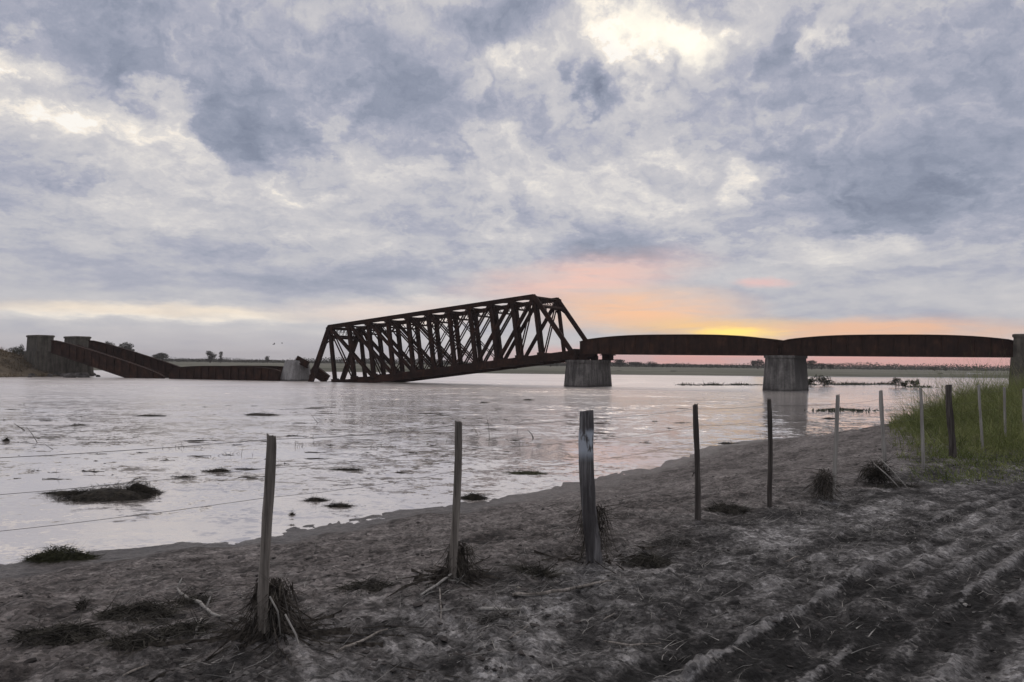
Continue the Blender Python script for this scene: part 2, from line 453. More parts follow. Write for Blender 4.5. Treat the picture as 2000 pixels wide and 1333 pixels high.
RUT_DIR = np.array([0.715, 0.699]); RUT_N = np.array([0.699, -0.715])
RIDGES = [(-3.35, .6, .05), (-2.92, .7, .05), (-2.52, .8, .05), (-2.25, 1.0, .045), (-2.00, .55, .04), (-1.74, 1.15, .042), (-1.51, 1.25, .045), (-1.25, 1.3, .055), (-0.93, .8, .05), (-0.5, .7, .06), (0.1, .7, .06), (0.7, .6, .06)]
def rut_ridges(x, y):
    """crests of mud squeezed up between tyre treads, 0..1, and the furrows beside them, 0..1"""
    q = x * RUT_N[0] + y * RUT_N[1]; s = x * RUT_DIR[0] + y * RUT_DIR[1]
    q = q + 0.09 * fbm(s * 0.45, q * 0.3, 3, 41) + 0.022 * fbm(s * 4, q * 4, 3, 42)
    cr = np.zeros_like(q); fu = np.zeros_like(q)
    for q0, k, w_ in RIDGES:
        m = k * np.clip(0.66 + 1.1 * fbm(s * 0.38 + q0 * 7, q * 0.1 + q0, 3, 53), 0, 1)
        lug = 0.75 + 0.5 * vnoise(s * 5.0, q0 * 9, 54)
        cr = np.maximum(cr, m * lug * np.exp(-((q - q0) / w_) ** 2))
        fu = np.maximum(fu, m * np.exp(-((q - q0 - 2.5 * w_) / (1.6 * w_)) ** 2))
    on = sstep(s, 1.2, 2.6) * (1 - sstep(s, 11, 20))
    return cr * on, fu * on
def rut_profile(x, y):
    cr, fu = rut_ridges(x, y)
    return 0.030 * cr - 0.030 * fu
def ground_z(x, y, micro=True):
    x = np.asarray(x, float); y = np.asarray(y, float)
    sd = shore_sd(x, y) 
    sdn = sd + np.where(np.hypot(x, y) < 60, 0.42 * fbm(x * 0.9, y * 0.9, 4, 5), 1.5 * fbm(x * 0.1, y * 0.1, 3, 6))
    t = np.clip(sdn / 5.4, 0, 1)
    z = np.where(sdn > 0, WATER + 0.75 * (0.22 * t + 0.78 * t * t * (3 - 2 * t)), WATER - np.minimum(2.6, -sdn * 0.10))
    g = lambda cx, cy, rx, ry, h: h * np.exp(-((x - cx) / rx) ** 2 - ((y - cy) / ry) ** 2)
    land = sstep(sd, 0.2, 4)
    z = z + land * (g(16, 25, 6, 5, 0.40) + g(26, 32, 9, 7, 1.0) + g(62, 72, 13, 12, 2.4) + g(-72, 97, 8.5, 7.5, 2.6) + g(-90, 100, 16, 9, 2.6) + g(-66, 94, 4, 3.5, 0.8))
    z = z + land * 0.10 * fbm(x * 0.25, y * 0.25, 3, 9)
    if micro:
        r = np.hypot(x, y)
        near = 1 - sstep(r, 18, 40)
        dry = sstep(sd, 0.0, 2.2) * near
        rough = 0.5 + 0.5 * sstep(fbm(x * 0.7, y * 0.7, 2, 77), -0.2, 0.3)
        z = z + near * sstep(sd, -0.6, 0.5) * 0.030 * fbm(x * 3.1, y * 3.1, 4, 21, 0.6)
        z = z + dry * (0.060 * rough * fbm(x * 2.4, y * 2.4, 5, 31, 0.60) + 0.034 * np.maximum(fbm(x * 7, y * 7, 3, 33, 0.6), 0) + 0.020 * fbm(x * 15, y * 15, 3, 35, 0.6))
        z = z + dry * rut_profile(x, y)
    return z
def gz(x, y): return float(ground_z(np.array([x]), np.array([y]))[0])
def ground_hit(px, py):
    """where the sight line through a photo point meets the ground"""
    d = ray(px, py); o = Vector((0, 0, EYE)); prev = 0.5
    ts = np.concatenate([np.arange(1.0, 40, 0.03), np.arange(40, 400, 0.5)])
    X = o.x + d.x * ts; Y = o.y + d.y * ts; Z = o.z + d.z * ts
    k = np.argmax(Z <= np.maximum(ground_z(X, Y), WATER))
    return Vector((X[k], Y[k], max(float(ground_z(X[k:k+1], Y[k:k+1])[0]), WATER)))

def build_ground():
    rr = [0.0]; r = 0.6
    while r < 12: rr.append(r); r *= 1.0058
    while r < 1500: rr.append(r); r *= 1.028
    rr = np.array(rr)
    front = np.arange(-41, 41.01, 0.115); back = np.arange(43, 318, 2.5)
    th = np.radians(np.concatenate([front, back]))
    nr, nt = len(rr), len(th)
    Rr, T = np.meshgrid(rr, th, indexing='ij')
    X = Rr * np.sin(T); Y = Rr * np.cos(T)
    Z = ground_z(X.ravel(), Y.ravel())
    V = np.stack([X.ravel(), Y.ravel(), Z], 1)
    i, j = np.meshgrid(np.arange(1, nr - 1), np.arange(nt), indexing='ij')
    a = (i * nt + j).ravel(); b = (i * nt + (j + 1) % nt).ravel()
    F = np.stack([a, a + nt, b + nt, b], 1)
    # innermost ring closes on the centre
    j0 = np.arange(nt); c = np.zeros(nt, int)
    F = np.concatenate([F, np.stack([c, nt + j0, nt + (j0 + 1) % nt, c + 0], 1)[:, [0, 1, 2, 2]][:0]])
    o = np_mesh('ground', V, F, M_GROUND, smooth=True)
    x, y = V[:, 0], V[:, 1]
    q = x * RUT_N[0] + y * RUT_N[1]; s = x * RUT_DIR[0] + y * RUT_DIR[1]
    # dry crust: pale on ridges and in streaks along the track, dark where the mud is still moist
    cr, fu = rut_ridges(x, y)
    dry = 0.50 + 0.10 * cr - 0.10 * fu + 0.52 * fbm(s * 0.55, q * 3.2, 5, 63, .6) + 0.54 * fbm(x * 2.6, y * 2.6, 5, 64, .65) + 0.25 * fbm(x * 0.45, y * 0.45, 3, 65)
    for nm, ar in (('crest', cr), ('furrow', fu)):
        at = o.data.attributes.new(nm, 'FLOAT', 'POINT'); at.data.foreach_set('value', ar.astype(np.float32))
    at = o.data.attributes.new('dry', 'FLOAT', 'POINT')
    at.data.foreach_set('value', np.clip(dry, 0, 1).astype(np.float32))
    return o

M_GROUND, t, b = new_mat('river_mud')
p = geo_pos(t)
sx = t.new('ShaderNodeSeparateXYZ'); t.l.new(p, sx.inputs[0])
X_, Y_, Z_ = sx.outputs
nA = t.noise(p, 0.55, 6, 0.6); nB = t.noise(p, 3.2, 7, 0.66); nC = t.noise(p, 13, 8, 0.72)
nD = t.noise(p, 40, 5, 0.7)
mixn = t.math('ADD', t.math('ADD', t.math('MULTIPLY', nA, 0.30), t.math('MULTIPLY', nB, 0.38)), t.math('ADD', t.math('MULTIPLY', nC, 0.22), t.math('MULTIPLY', nD, 0.10)))
dry = t.new('ShaderNodeAttribute'); dry.attribute_name = 'dry'; dry = dry.outputs['Fac']
fine = t.math('ADD', t.math('MULTIPLY', nB, 0.45), t.math('ADD', t.math('MULTIPLY', nC, 0.35), t.math('MULTIPLY', nD, 0.20)))
mud_f = t.math('ADD', t.math('MULTIPLY', dry, 0.48), t.math('MULTIPLY', t.rng(fine, 0.39, 0.61, smooth=False), 0.52))
beach = t.ramp(mud_f, [(0.20, (0.050, 0.043, 0.040)), (0.34, (0.105, 0.093, 0.087)), (0.50, (0.150, 0.134, 0.126)), (0.72, (0.215, 0.195, 0.185))])
soil = t.ramp(mud_f, [(0.26, (0.015, 0.0145, 0.014)), (0.40, (0.040, 0.038, 0.037)), (0.52, (0.085, 0.081, 0.079)), (0.66, (0.17, 0.164, 0.160)), (0.82, (0.34, 0.33, 0.325))])
# crumbled surface: every crumb its own tone, with pale chaff and dark pits between
def crumbs(sc_, lo, hi):
    n = t.new('ShaderNodeTexVoronoi'); t.l.new(t.vmath('ADD', p, t.scale(t.vmath('SUBTRACT', t.noise(p, sc_ * .4, 3, .6, color=True), (.5, .5, .5)), (1.2 / sc_, 1.2 / sc_, 0))), n.inputs['Vector'])
    n.inputs['Scale'].default_value = sc_
    s3 = t.new('ShaderNodeSeparateColor'); t.l.new(n.outputs['Color'], s3.inputs[0])
    return t.rng(s3.outputs[0], 0, 1, lo, hi, False), n.outputs['Distance'], s3.outputs[1]
c1, d1, r1 = crumbs(14, 0.62, 1.38)
c2, d2, r2 = crumbs(42, 0.55, 1.45)
tone = t.math('MULTIPLY', c1, c2)
def attr(nm):
    n = t.new('ShaderNodeAttribute'); n.attribute_name = nm; return n.outputs['Fac']
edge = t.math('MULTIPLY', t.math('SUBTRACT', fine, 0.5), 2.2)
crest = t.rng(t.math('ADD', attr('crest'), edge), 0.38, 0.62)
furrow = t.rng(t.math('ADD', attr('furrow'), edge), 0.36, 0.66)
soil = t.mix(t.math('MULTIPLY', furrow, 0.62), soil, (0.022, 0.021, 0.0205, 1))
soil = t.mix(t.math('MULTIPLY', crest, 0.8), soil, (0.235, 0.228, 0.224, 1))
chaff = t.math('MULTIPLY', t.math('GREATER_THAN', r2, 0.94), t.rng(nB, 0.45, 0.6))
pits = t.math('MULTIPLY', t.math('GREATER_THAN', r1, 0.90), t.rng(nB, 0.58, 0.42))
# the drier, trampled strip along the fence and the track is darker than the silt beach
q = t.math('ADD', t.math('MULTIPLY', X_, 0.699), t.math('MULTIPLY', Y_, -0.715))
strip = t.rng(t.math('ADD', q, t.math('MULTIPLY', t.math('SUBTRACT', nA, 0.5), 3.0)), -5.0, -3.3)
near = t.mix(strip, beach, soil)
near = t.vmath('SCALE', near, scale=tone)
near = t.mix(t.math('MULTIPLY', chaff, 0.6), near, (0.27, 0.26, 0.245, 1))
near = t.mix(t.math('MULTIPLY', pits, 0.7), near, (0.016, 0.015, 0.0145, 1))
field = t.ramp(t.noise(t.scale(p, (0.02, 0.07, 1)), 1.0, 5, 0.6), [(0.35, (0.10, 0.105, 0.075)), (0.55, (0.17, 0.17, 0.13)), (0.7, (0.24, 0.23, 0.185))])
bank = t.ramp(nA, [(0.35, (0.06, 0.048, 0.032)), (0.65, (0.17, 0.138, 0.095))])
farm = t.rng(Y_, 70, 74)
base = t.mix(farm, near, t.mix(t.rng(Y_, 118, 130), bank, field))
green = t.math('MULTIPLY', t.rng(q, -3.0, -4.5), 0.0)
wet = t.rng(t.math('ADD', Z_, t.math('MULTIPLY', t.math('SUBTRACT', nB, 0.5), 0.05)), WATER + 0.10, WATER + 0.02)
base = t.mix(t.math('MULTIPLY', wet, 0.60), base, (0.045, 0.038, 0.034, 1))
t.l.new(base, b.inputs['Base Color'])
t.l.new(t.math('SUBTRACT', 0.92, t.math('MULTIPLY', wet, 0.55)), b.inputs['Roughness'])
b.inputs['Specular IOR Level'].default_value = 0.3
hh = t.math('ADD', t.math('ADD', t.math('MULTIPLY', nC, 0.7), t.math('MULTIPLY', nD, 0.3)), t.math('MULTIPLY', t.math('ADD', d1, t.math('MULTIPLY', d2, .5)), -0.35))
bump(t, b, hh, 1.0, 0.05)
ground = build_ground()
tag(ground, 'dark trampled mud bank with tyre ruts and flat far fields across the river', 'ground', kind='structure')

# ------------------------------------------------------------------ flood water
M_WATER, t, b = new_mat('silty_flood_water')
p = geo_pos(t)
sx = t.new('ShaderNodeSeparateXYZ'); t.l.new(p, sx.inputs[0])
drift = t.noise(t.scale(p, (0.05, 0.11, 1)), 1.0, 4, 0.55)
# chop: wavelet slopes at four sizes; slick water under the bank and in drifting lanes
def slope(sx_, sy_, det, k, dist=0.4):
    c = t.noise(t.scale(p, (sx_, sy_, 1)), 1.0, det, 0.55, dist, color=True)
    return t.scale(t.vmath('SUBTRACT', c, (0.5, 0.5, 0.5)), (k, k, 0.0))
sl = t.vmath('ADD', t.vmath('ADD', slope(0.10, 0.16, 3, 0.07), slope(0.55, 0.80, 3, 0.20)), t.vmath('ADD', slope(2.2, 3.2, 3, 0.30), slope(8.0, 12.0, 2, 0.26)))
lane = t.rng(t.noise(t.scale(p, (0.10, 0.24, 1)), 1.0, 5, 0.6, 0.6), 0.40, 0.60, 0.22, 1.25)
shoreq = t.math('ADD', t.math('MULTIPLY', sx.outputs[0], 0.5), t.math('MULTIPLY', sx.outputs[1], -0.866))
calm_r = t.rng(t.math('SUBTRACT', sx.outputs[0], t.math('MULTIPLY', sx.outputs[1], 0.32)), -1.0, 2.0, 1.0, 0.12)     # sheltered water below the right bank
calm = t.math('MULTIPLY', lane, calm_r)
wn = t.vmath('NORMALIZE', t.vmath('ADD', t.vmath('SCALE', sl, scale=t.math('MULTIPLY', calm, t.rng(sx.outputs[1], 9, 45, 1.0, 4.2))), (0.0, 0.0, 1.0)))
t.l.new(wn, b.inputs['Normal'])
t.l.new(t.ramp(drift, [(0.35, (0.80, 0.735, 0.69)), (0.65, (0.95, 0.885, 0.84))]), b.inputs['Base Color'])
t.l.new(t.math('MULTIPLY', t.rng(sx.outputs[1], 14, 75, 0.11, 0.28), t.rng(calm_r, 0.0, 1.0, 0.45, 1.0, False)), b.inputs['Roughness'])      # wind chop over the open reach
b.inputs['IOR'].default_value = 1.5
b.inputs['Metallic'].default_value = 0.6      # strong mirror-like sheen of silt-laden water seen at a low angle
water = MB().quad((-6000, -300, WATER), (6000, -300, WATER), (6000, 9000, WATER), (-6000, 9000, WATER)).build('water', M_WATER)
tag(water, 'wide silty grey river in flood reflecting the pale evening sky', 'water', kind='structure')

# ------------------------------------------------------------------ the railway bridge
A_DIR = Vector((-18.7, 5.09, 0)).normalized()       # along the track, towards the far left bank
SK = Vector((2.7, 3.6, 0))                          # from the near girder to the far girder (the piers stand askew)
SKU = SK.normalized()
PW = Vector((SKU.y, -SKU.x, 0))                     # across a pier
Z = Vector((0, 0, 1))
def P(t, z=0.0): return Vector((44.4 - 18.7 * t, 66.1 + 5.09 * t, z))

def pier_rings(c, half_l, half_w, levels, nose=0.9):
    """levels: (z, grow); plan = long box with half-octagon noses at both ends"""
    out = []
    for z, g in levels:
        L, W = half_l + g, half_w + g; k = min(nose, W * 0.9)
        pts = [(-L, -W * 0.35), (-L + k * 0.45, -W * 0.86), (-L + k, -W), (L - k, -W), (L - k * 0.45, -W * 0.86), (L, -W * 0.35),
               (L, W * 0.35), (L - k * 0.45, W * 0.86), (L - k, W), (-L + k, W), (-L + k * 0.45, W * 0.86), (-L, W * 0.35)]
        out.append([Vector((c.x, c.y, z)) + SKU * a + PW * b for a, b in pts])
    return out

def pier(center, half_l, half_w, top, label, mat, cap=None, group=None):
    e = empty('bridge_pier', (center.x, center.y, WATER), label, 'bridge pier', group)
    m = MB().hull(pier_rings(center, half_l, half_w, [(WATER - 2.5, 0.34), (WATER, 0.20), (top * 0.5, 0.08), (top, 0.0)]))
    m.build('shaft', mat, e)
    if cap:
        MB().hull(pier_rings(center, half_l, half_w, [(top + 0.001, 0.10), (top + cap, 0.10)])).build('cap', mat, e)
    return e

pa = pier(P(2) + SK / 2 + Vector((-.25, 0, 0)), 2.95, 1.32, 1.72, 'grey tapered pier holding the raised end of the truss and a girder end', M_CONC, cap=0.30)
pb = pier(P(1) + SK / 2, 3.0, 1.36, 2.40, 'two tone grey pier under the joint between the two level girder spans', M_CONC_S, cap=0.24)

# bearings and steel stools on the piers
def stool(c, w, h, name, label):
    m = MB()
    m.beam(c, c + Z * 0.10, w * 1.15, w * 1.15, SKU)
    m.beam(c + Z * 0.10, c + Z * (h - 0.10), w * 0.78, w * 0.62, SKU)
    m.beam(c + Z * (h - 0.10), c + Z * (h - 0.004), w, w, SKU)
    o = m.build(name, M_RUST); tag(o, label, 'bearing'); return o
stool(P(2, 2.024) + A_DIR * -0.75 + SK * 0.96, 1.25, 0.62, 'bearing_stool', 'dark steel stool under the far girder on the pier by the truss')
stool(P(2, 2.024) + A_DIR * -0.35 + SK * 0.02, 0.85, 0.62, 'bearing_stool', 'dark steel stool under the near girder on the pier by the truss')

# --- plate girder spans
def arch(u, end, mid): return end + (mid - end) * (1 - abs(2 * u - 1) ** 2.6)

def girder(p0, p1, zb0, zb1, zt_end0, zt_end1, rise, root, fl=0.42, n=28, nst=15, label=None):
    """one plate girder: web, curved top flange, bottom flange; stiffeners are its sub-parts"""
    d = (p1 - p0); d.z = 0; L = d.length; d.normalize(); x = Vector((d.y, -d.x, 0))
    m = MB(); top, bot = [], []
    for i in range(n + 1):
        u = i / n
        q = p0.lerp(p1, u); q.z = 0
        zt = zt_end0 + (zt_end1 - zt_end0) * u + rise * (1 - abs(2 * u - 1) ** 3.0)
        if i in (0, n): zt -= 0.10
        top.append(q + Z * zt); bot.append(q + Z * (zb0 + (zb1 - zb0) * u))
    def strip(ptsA, ptsB, w):
        m.hull([[a + x * w, a - x * w, b_ - x * w, b_ + x * w] for a, b_ in zip(ptsA, ptsB)])
    strip([v + Z * -0.05 for v in top], [v + Z * 0.05 for v in bot], 0.012)           # web
    strip(top, [v - Z * 0.06 for v in top], fl / 2)                                   # top flange
    strip([v + Z * 0.06 for v in bot], bot, fl / 2)                                   # bottom flange
    strip([v - Z * 0.062 for v in top], [v - Z * 0.20 for v in top], 0.035)           # flange angles
    strip([v + Z * 0.20 for v in bot], [v + Z * 0.062 for v in bot], 0.035)
    g = m.build('girder', M_RUST2, root)
    if label: g['label'] = label
    for k in range(nst):
        u = (k + 0.5) / nst if 0 < k < nst - 1 else (0.012 if k == 0 else 0.988)
        i = u * n; i0 = min(int(i), n - 1); f = i - i0
        a = top[i0].lerp(top[i0 + 1], f) - Z * 0.20; b_ = bot[i0].lerp(bot[i0 + 1], f) + Z * 0.20
        s = MB()
        for sgn in (1, -1):
            s.beam(b_ + x * sgn * 0.075, a + x * sgn * 0.075, 0.12, 0.05, d)
        st = s.build('stiffener', M_RUST2, root)
        st.parent = g; st.matrix_parent_inverse = Matrix()
    return top, bot

def girder_span(p0, p1, zb0, zb1, zt0, zt1, rise, label, twist=0.0, flabel=None):
    mid = (p0 + p1 + SK) / 2
    root = empty('girder_span', (mid.x, mid.y, (zb0 + zb1) / 2), label, 'bridge span', 'riveted plate girder spans of the railway bridge')
    girder(p0, p1, zb0, zb1, zt0, zt1, rise, root)
    girder(p0 + SK, p1 + SK, zb0 + twist, zb1 + twist, zt0 + twist, zt1 + twist, rise, root)
    d = (p1 - p0); d.z = 0; d.normalize()
    for k in range(7):
        u = 0.04 + 0.92 * k / 6
        q = p0.lerp(p1, u); q.z = zb0 + (zb1 - zb0) * u
        x = SK.normalized()
        a = q + x * 0.03; c = q + SK - x * 0.03 + Z * twist
        m = MB()
        m.beam(a + Z * 0.45, c + Z * 0.45, 0.10, 0.50)
        m.build('cross_beam', M_RUST, root)
    for s in (0.3, 0.7):
        deck = MB()
        a = p0.copy(); a.z = zb0 + 0.86 + twist * s; c = p1.copy(); c.z = zb1 + 0.86 + twist * s
        deck.beam(a + SK * s, c + SK * s, 0.22, 0.30)
        deck.build('rail_stringer', M_RUST, root)
    return root

girder_span(P(-0.035), P(0.995), 2.66, 2.655, 4.14, 4.10, 0.55, 'rust brown girder span with arched top nearest the right bank abutment')
girder_span(P(1.005), P(2.0), 2.655, 2.65, 4.10, 4.02, 0.60, 'level rust brown girder span between the truss end pier and the two tone pier')
girder_span(P(3.80), at_y(330, 742, 90.0) , -1.35, -1.10, 0.50, 0.46, 0.42, 'fallen girder span lying half under water beside the pale broken pier', 0.04)
q5 = at_y(322, 738, 90.4)
girder_span(P(5.51), q5, 2.30, -2.25, 3.96, -0.42, 0.30, 'fallen girder span sloping from the left bank abutment into the river', 0.12)

# pale pier whose top broke away, and the steel shoe lying on it
pc_c = Vector((-25.3, 86.6, 0))
pc = empty('broken_pier', (pc_c.x, pc_c.y, WATER), 'pale grey broken pier leaning at the sunken left end of the truss', 'bridge pier')
rings = pier_rings(pc_c, 1.35, 0.95, [(WATER - 2.5, 0.5), (WATER, 0.30), (0.5, 0.12), (1.25, 0.02), (1.55, -0.12)], 0.5)
for i, r in enumerate(rings):
    for v in r:
        v += Vector((0.12 * i * 0.5, 0, 0))
        if i >= 3: v.z += 0.28 * ((v - pc_c).dot(SKU)) * -0.35 + 0.10 * math.sin(v.x * 5 + v.y * 3)
MB().hull(rings).build('shaft', M_CONC_P, pc)
m = MB()
c0 = at_y(579, 701, 86.2); c1 = at_y(602, 713, 86.4)
m.beam(c0, c1, 0.9, 0.75); m.beam(c0 - Vector((0.1, 0, 0.30)), c1 - Vector((0, 0, .32)), 1.15, 0.14)
shoe = m.build('steel_shoe', M_RUST); tag(shoe, 'dark tilted steel shoe lying on top of the pale broken pier', 'steel wreckage')
m = MB()
for (a, b_, w_, h_) in (((612, 718), (640, 740), .5, .8), ((614, 728), (636, 743), .7, .7), ((622, 722), (628, 741), .4, .5), ((606, 735), (640, 739), .5, .4)):
    m.beam(at_y(*a, 86.0), at_y(*b_, 85.6), w_, h_)
wr = m.build('steel_wreckage', M_RUST); tag(wr, 'crumpled dark steel plates at the waterline inside the sunken truss end', 'steel wreckage')

# --- the collapsed through truss
TH = R(7.6); HT = 6.35; PAN = 2.395; ENDP = 3.3
E1 = A_DIR * math.cos(TH) - Z * math.sin(TH)
E3 = A_DIR * math.sin(TH) + Z * math.cos(TH)
T0 = at_y(1043, 579.5, 77.4)                       # near hip at the raised end
truss = empty('truss_span', (T0.x, T0.y, WATER), 'tall rust brown lattice truss tilted with its left end sunk in the river', 'truss bridge')
def top(i, far=0): return T0 + E1 * (PAN * i) + SK * far
def bot(i, far=0):
    if i < 0: return T0 - E1 * ENDP - E3 * HT + SK * far
    if i > 10: return T0 + E1 * (PAN * 10 + ENDP) - E3 * HT + SK * far
    return T0 + E1 * (PAN * i) - E3 * HT + SK * far
def part(name, mb): return mb.build(name, M_RUST, truss)
for far in (0, 1):
    part('top_chord', MB().beam(top(0, far) - E1 * 0.15, top(10, far) + E1 * 0.15, 0.46, 0.42, E3).beam(top(0, far) + E3 * 0.215, top(10, far) + E3 * 0.215, 0.62, 0.03, E3))
    part('bottom_chord', MB().beam(bot(-1, far) - E1 * 0.3, bot(11, far), 0.34, 0.46, E3).beam(bot(-1, far) - E1 * 0.3 - E3 * .40, bot(11, far) - E3 * .40, 0.40, 0.34, E3))
    for i, j in ((0, -1), (10, 11)):
        part('end_post', MB().beam(top(i, far), bot(j, far), 0.50, 0.46, E1))
    for i in range(11):
        a, c = top(i, far), bot(i, far)
        m = MB()
        wv = 0.17 if i in (0, 10) else 0.22
        m.beam(a, c, 0.36, wv * 1.15, E1)
        for s in (-1, 1):
            m.beam(a + SKU * s * 0.185, c + SKU * s * 0.185, 0.03, wv * 1.15 + 0.05, E1)
        part('vertical_post', m)
    DIAG = [(0, 1, 0.09), (0, 2, 0.15), (1, 3, 0.14), (2, 4, 0.12), (3, 5, 0.10), (4, 6, 0.08),
            (10, 9, 0.09), (10, 8, 0.15), (9, 7, 0.14), (8, 6, 0.12), (7, 5, 0.10), (6, 4, 0.08), (5, 3, 0.06), (5, 7, 0.06)]
    for i, j, wd in DIAG:
        m = MB()
        for s in (-1, 1):
            m.beam(top(i, far) + SKU * s * 0.19, bot(j, far) + SKU * s * 0.19, 0.10, wd * 1.5, E3)
        part('diagonal', m)
    for i in range(11):                              # gusset plates at the panel points
        for node, up in ((top(i, far), -0.22), (bot(i, far), 0.25)):
            c = node + E3 * up
            part('gusset', MB().beam(c - E1 * 0.36, c + E1 * 0.36, 0.52, 0.42, E3))
def lattice(m, a0, a1, b0, b1, n, w_=0.06):
    for k in range(n):
        m.beam(a0.lerp(a1, k / n), b0.lerp(b1, (k + 1) / n), w_, w_)
        m.beam(b0.lerp(b1, k / n), a0.lerp(a1, (k + 1) / n), w_, w_)
for i in range(11):
    a, c = top(i, 0) - E3 * 0.22, top(i, 1) - E3 * 0.22
    dn = E3 * 0.78
    m = MB()
    m.beam(a, c, 0.13, 0.12, E3); m.beam(a - dn, c - dn, 0.15, 0.16, E3)
    if i not in (0, 10): lattice(m, a, c, a - dn, c - dn, 5)
    for s0, s1 in ((a, SKU), (c, -SKU)):
        m.beam(s0 - dn - E3 * 0.9, s0 - dn + s1 * 0.8, 0.10, 0.12, E1)
    part('sway_strut', m)
    if i < 10:
        m = MB()
        m.beam(top(i, 0), top(i + 1, 1), 0.09, 0.09); m.beam(top(i, 1), top(i + 1, 0), 0.09, 0.09)
        part('lateral_rod', m)
for i, j in ((0, -1), (10, 11)):                     # portal frames in the plane of the end posts
    d0 = (bot(j, 0) - top(i, 0)).normalized()
    a, c = top(i, 0), top(i, 1); dn = d0 * 1.25
    m = MB()
    m.beam(a + d0 * .1, c + d0 * .1, 0.22, 0.20, d0); m.beam(a + dn, c + dn, 0.22, 0.24, d0)
    lattice(m, a + d0 * .1, c + d0 * .1, a + dn, c + dn, 9, 0.05)
    lattice(m, a + d0 * .1, c + d0 * .1, a + d0 * .68, c + d0 * .68, 9, 0.04)
    for s0, s1 in ((a, SKU), (c, -SKU)):
        m.beam(s0 + d0 * 2.3, s0 + dn + s1 * 1.0, 0.10, 0.14, E1)
    part('portal_frame', m)
for i in range(-1, 12):
    part('floor_beam', MB().beam(bot(i, 0) + SKU * 0.18 - E3 * 0.02, bot(i, 1) - SKU * 0.18 - E3 * 0.02, 0.30, 0.80, E3))
for s in (0.30, 0.70):
    part('stringer', MB().beam(bot(-1) + SK * s + E3 * 0.05, bot(11) + SK * s + E3 * 0.05, 0.26, 0.55, E3))
# shoe of the raised end on the pier
m = MB()
b0 = bot(-1); 
m.beam(b0 - E1 * 0.15 - Z * 0.27, Vector((b0.x, b0.y, 2.03)) - A_DIR * 0.15, 0.65, 0.55, SKU)
m.beam(b0 + SK - Z * 0.27, Vector((b0.x + SK.x, b0.y + SK.y, 2.03)), 0.65, 0.55, SKU)
part('end_shoe', m)

# --- abutments
def abutment(c0, back, top_z, body_z, base_z, label, half=1.75, thick=1.9):
    e = empty('bridge_abutment', (c0.x, c0.y, base_z), label, 'bridge abutment', 'stone abutments of the railway bridge')
    mid = c0 + SK / 2
    def box(c, l, w_, z0, z1, g0=0.0, g1=0.0):
        r = []
        for z, g in ((z0, g0), (z1, g1)):
            r.append([Vector((c.x, c.y, z)) + SKU * (l + g) * a + PW * (w_ + g) * b_ for a, b_ in ((-1, -1), (1, -1), (1, 1), (-1, 1))])
        return r
    MB().hull(box(mid, SK.length / 2 + thick * 0.55, half, base_z - 2.0, body_z, 0.42, 0.12)).build('wall', M_STONE, e)
    for k, off in enumerate((0, 1)):
        c = c0 + SK * off
        p = MB().hull(box(c, thick * 0.5, half * 0.93, body_z + 0.002, top_z - 0.28, 0.05, 0.0)).build('pilaster', M_STONE, e)
        q = MB().hull(box(c, thick * 0.5, half * 0.93, top_z - 0.278, top_z - 0.06, 0.09, 0.10) + box(c, thick * 0.5, half * 0.93, top_z, top_z + 0.001, -0.05, -0.06)).build('coping', M_STONE, e)
        q.parent = p; q.matrix_parent_inverse = Matrix()
    return e
abutment(at_y(78, 700, 96.2), 1, 4.55, 2.45, WATER, 'stone abutment with two blocky pilasters on the left bank beside the fallen girder')
abutment(at_y(2018, 700, 65.2), -1, 4.70, 2.62, 0.0, 'tall stone abutment at the right edge carrying the level girder above the grass', half=1.5)

# ------------------------------------------------------------------ the wire fence along the bank
# post: photo x, top y, distance, width (m), material, lean of the top (x, y), label
POSTS = [
    (None, (-3.05, 3.02), 1.27, 0.060, M_WOOD, (0, 0), None),
    (525, 850, 4.40, 0.060, M_WOOD, (-0.004, 0.0), 'tall grey weathered post with a big hanging tuft of straw at its foot'),
    (893, 824, 5.55, 0.058, M_WOOD, (0.004, 0.0), 'pale grey post with a split face and a straw bundle at its foot'),
    (1147, 802, 6.15, 0.122, M_LOG, (-0.05, 0.0), 'thick dark log post with a bluish white flaked patch'),
    (1360, 790, 7.80, 0.056, M_WOOD_D, (-0.01, 0.0), 'thin dark brown post with a small branch stub'),
    (1502, 780, 8.75, 0.056, M_WOOD_D, (-0.015, 0.0), 'thin dark post standing on bare mud'),
    (1637, 772, 9.20, 0.050, M_WOOD_P, (0.075, 0.0), 'pale leaning post beside a round tuft of dry grass'),
    (1721, 763, 10.60, 0.056, M_WOOD_P, (-0.05, 0.0), 'pale grey post with a dark root clump at its foot'),
    (1797, 757, 12.10, 0.050, M_WOOD_P, (-0.06, 0.0), 'thin pale post at the edge of the green grass'),
    (1854, 752, 13.20, 0.112, M_WOOD_D, (-0.03, 0.0), 'thick dark square post in the green grass'),
    (1912, 752, 14.30, 0.050, M_WOOD_P, (-0.05, 0.0), None),
    (1961, 757, 15.60, 0.050, M_WOOD_P, (-0.03, 0.0), None),
    (2000, 760, 16.40, 0.075, M_WOOD_P, (-0.02, 0.0), None),
    (2045, 758, 17.8, 0.055, M_WOOD, (0, 0), None),
]
fence = empty('wire_fence', (0.6, 6.2, 0.0), 'old wire fence of weathered wooden posts along the muddy bank', 'fence')

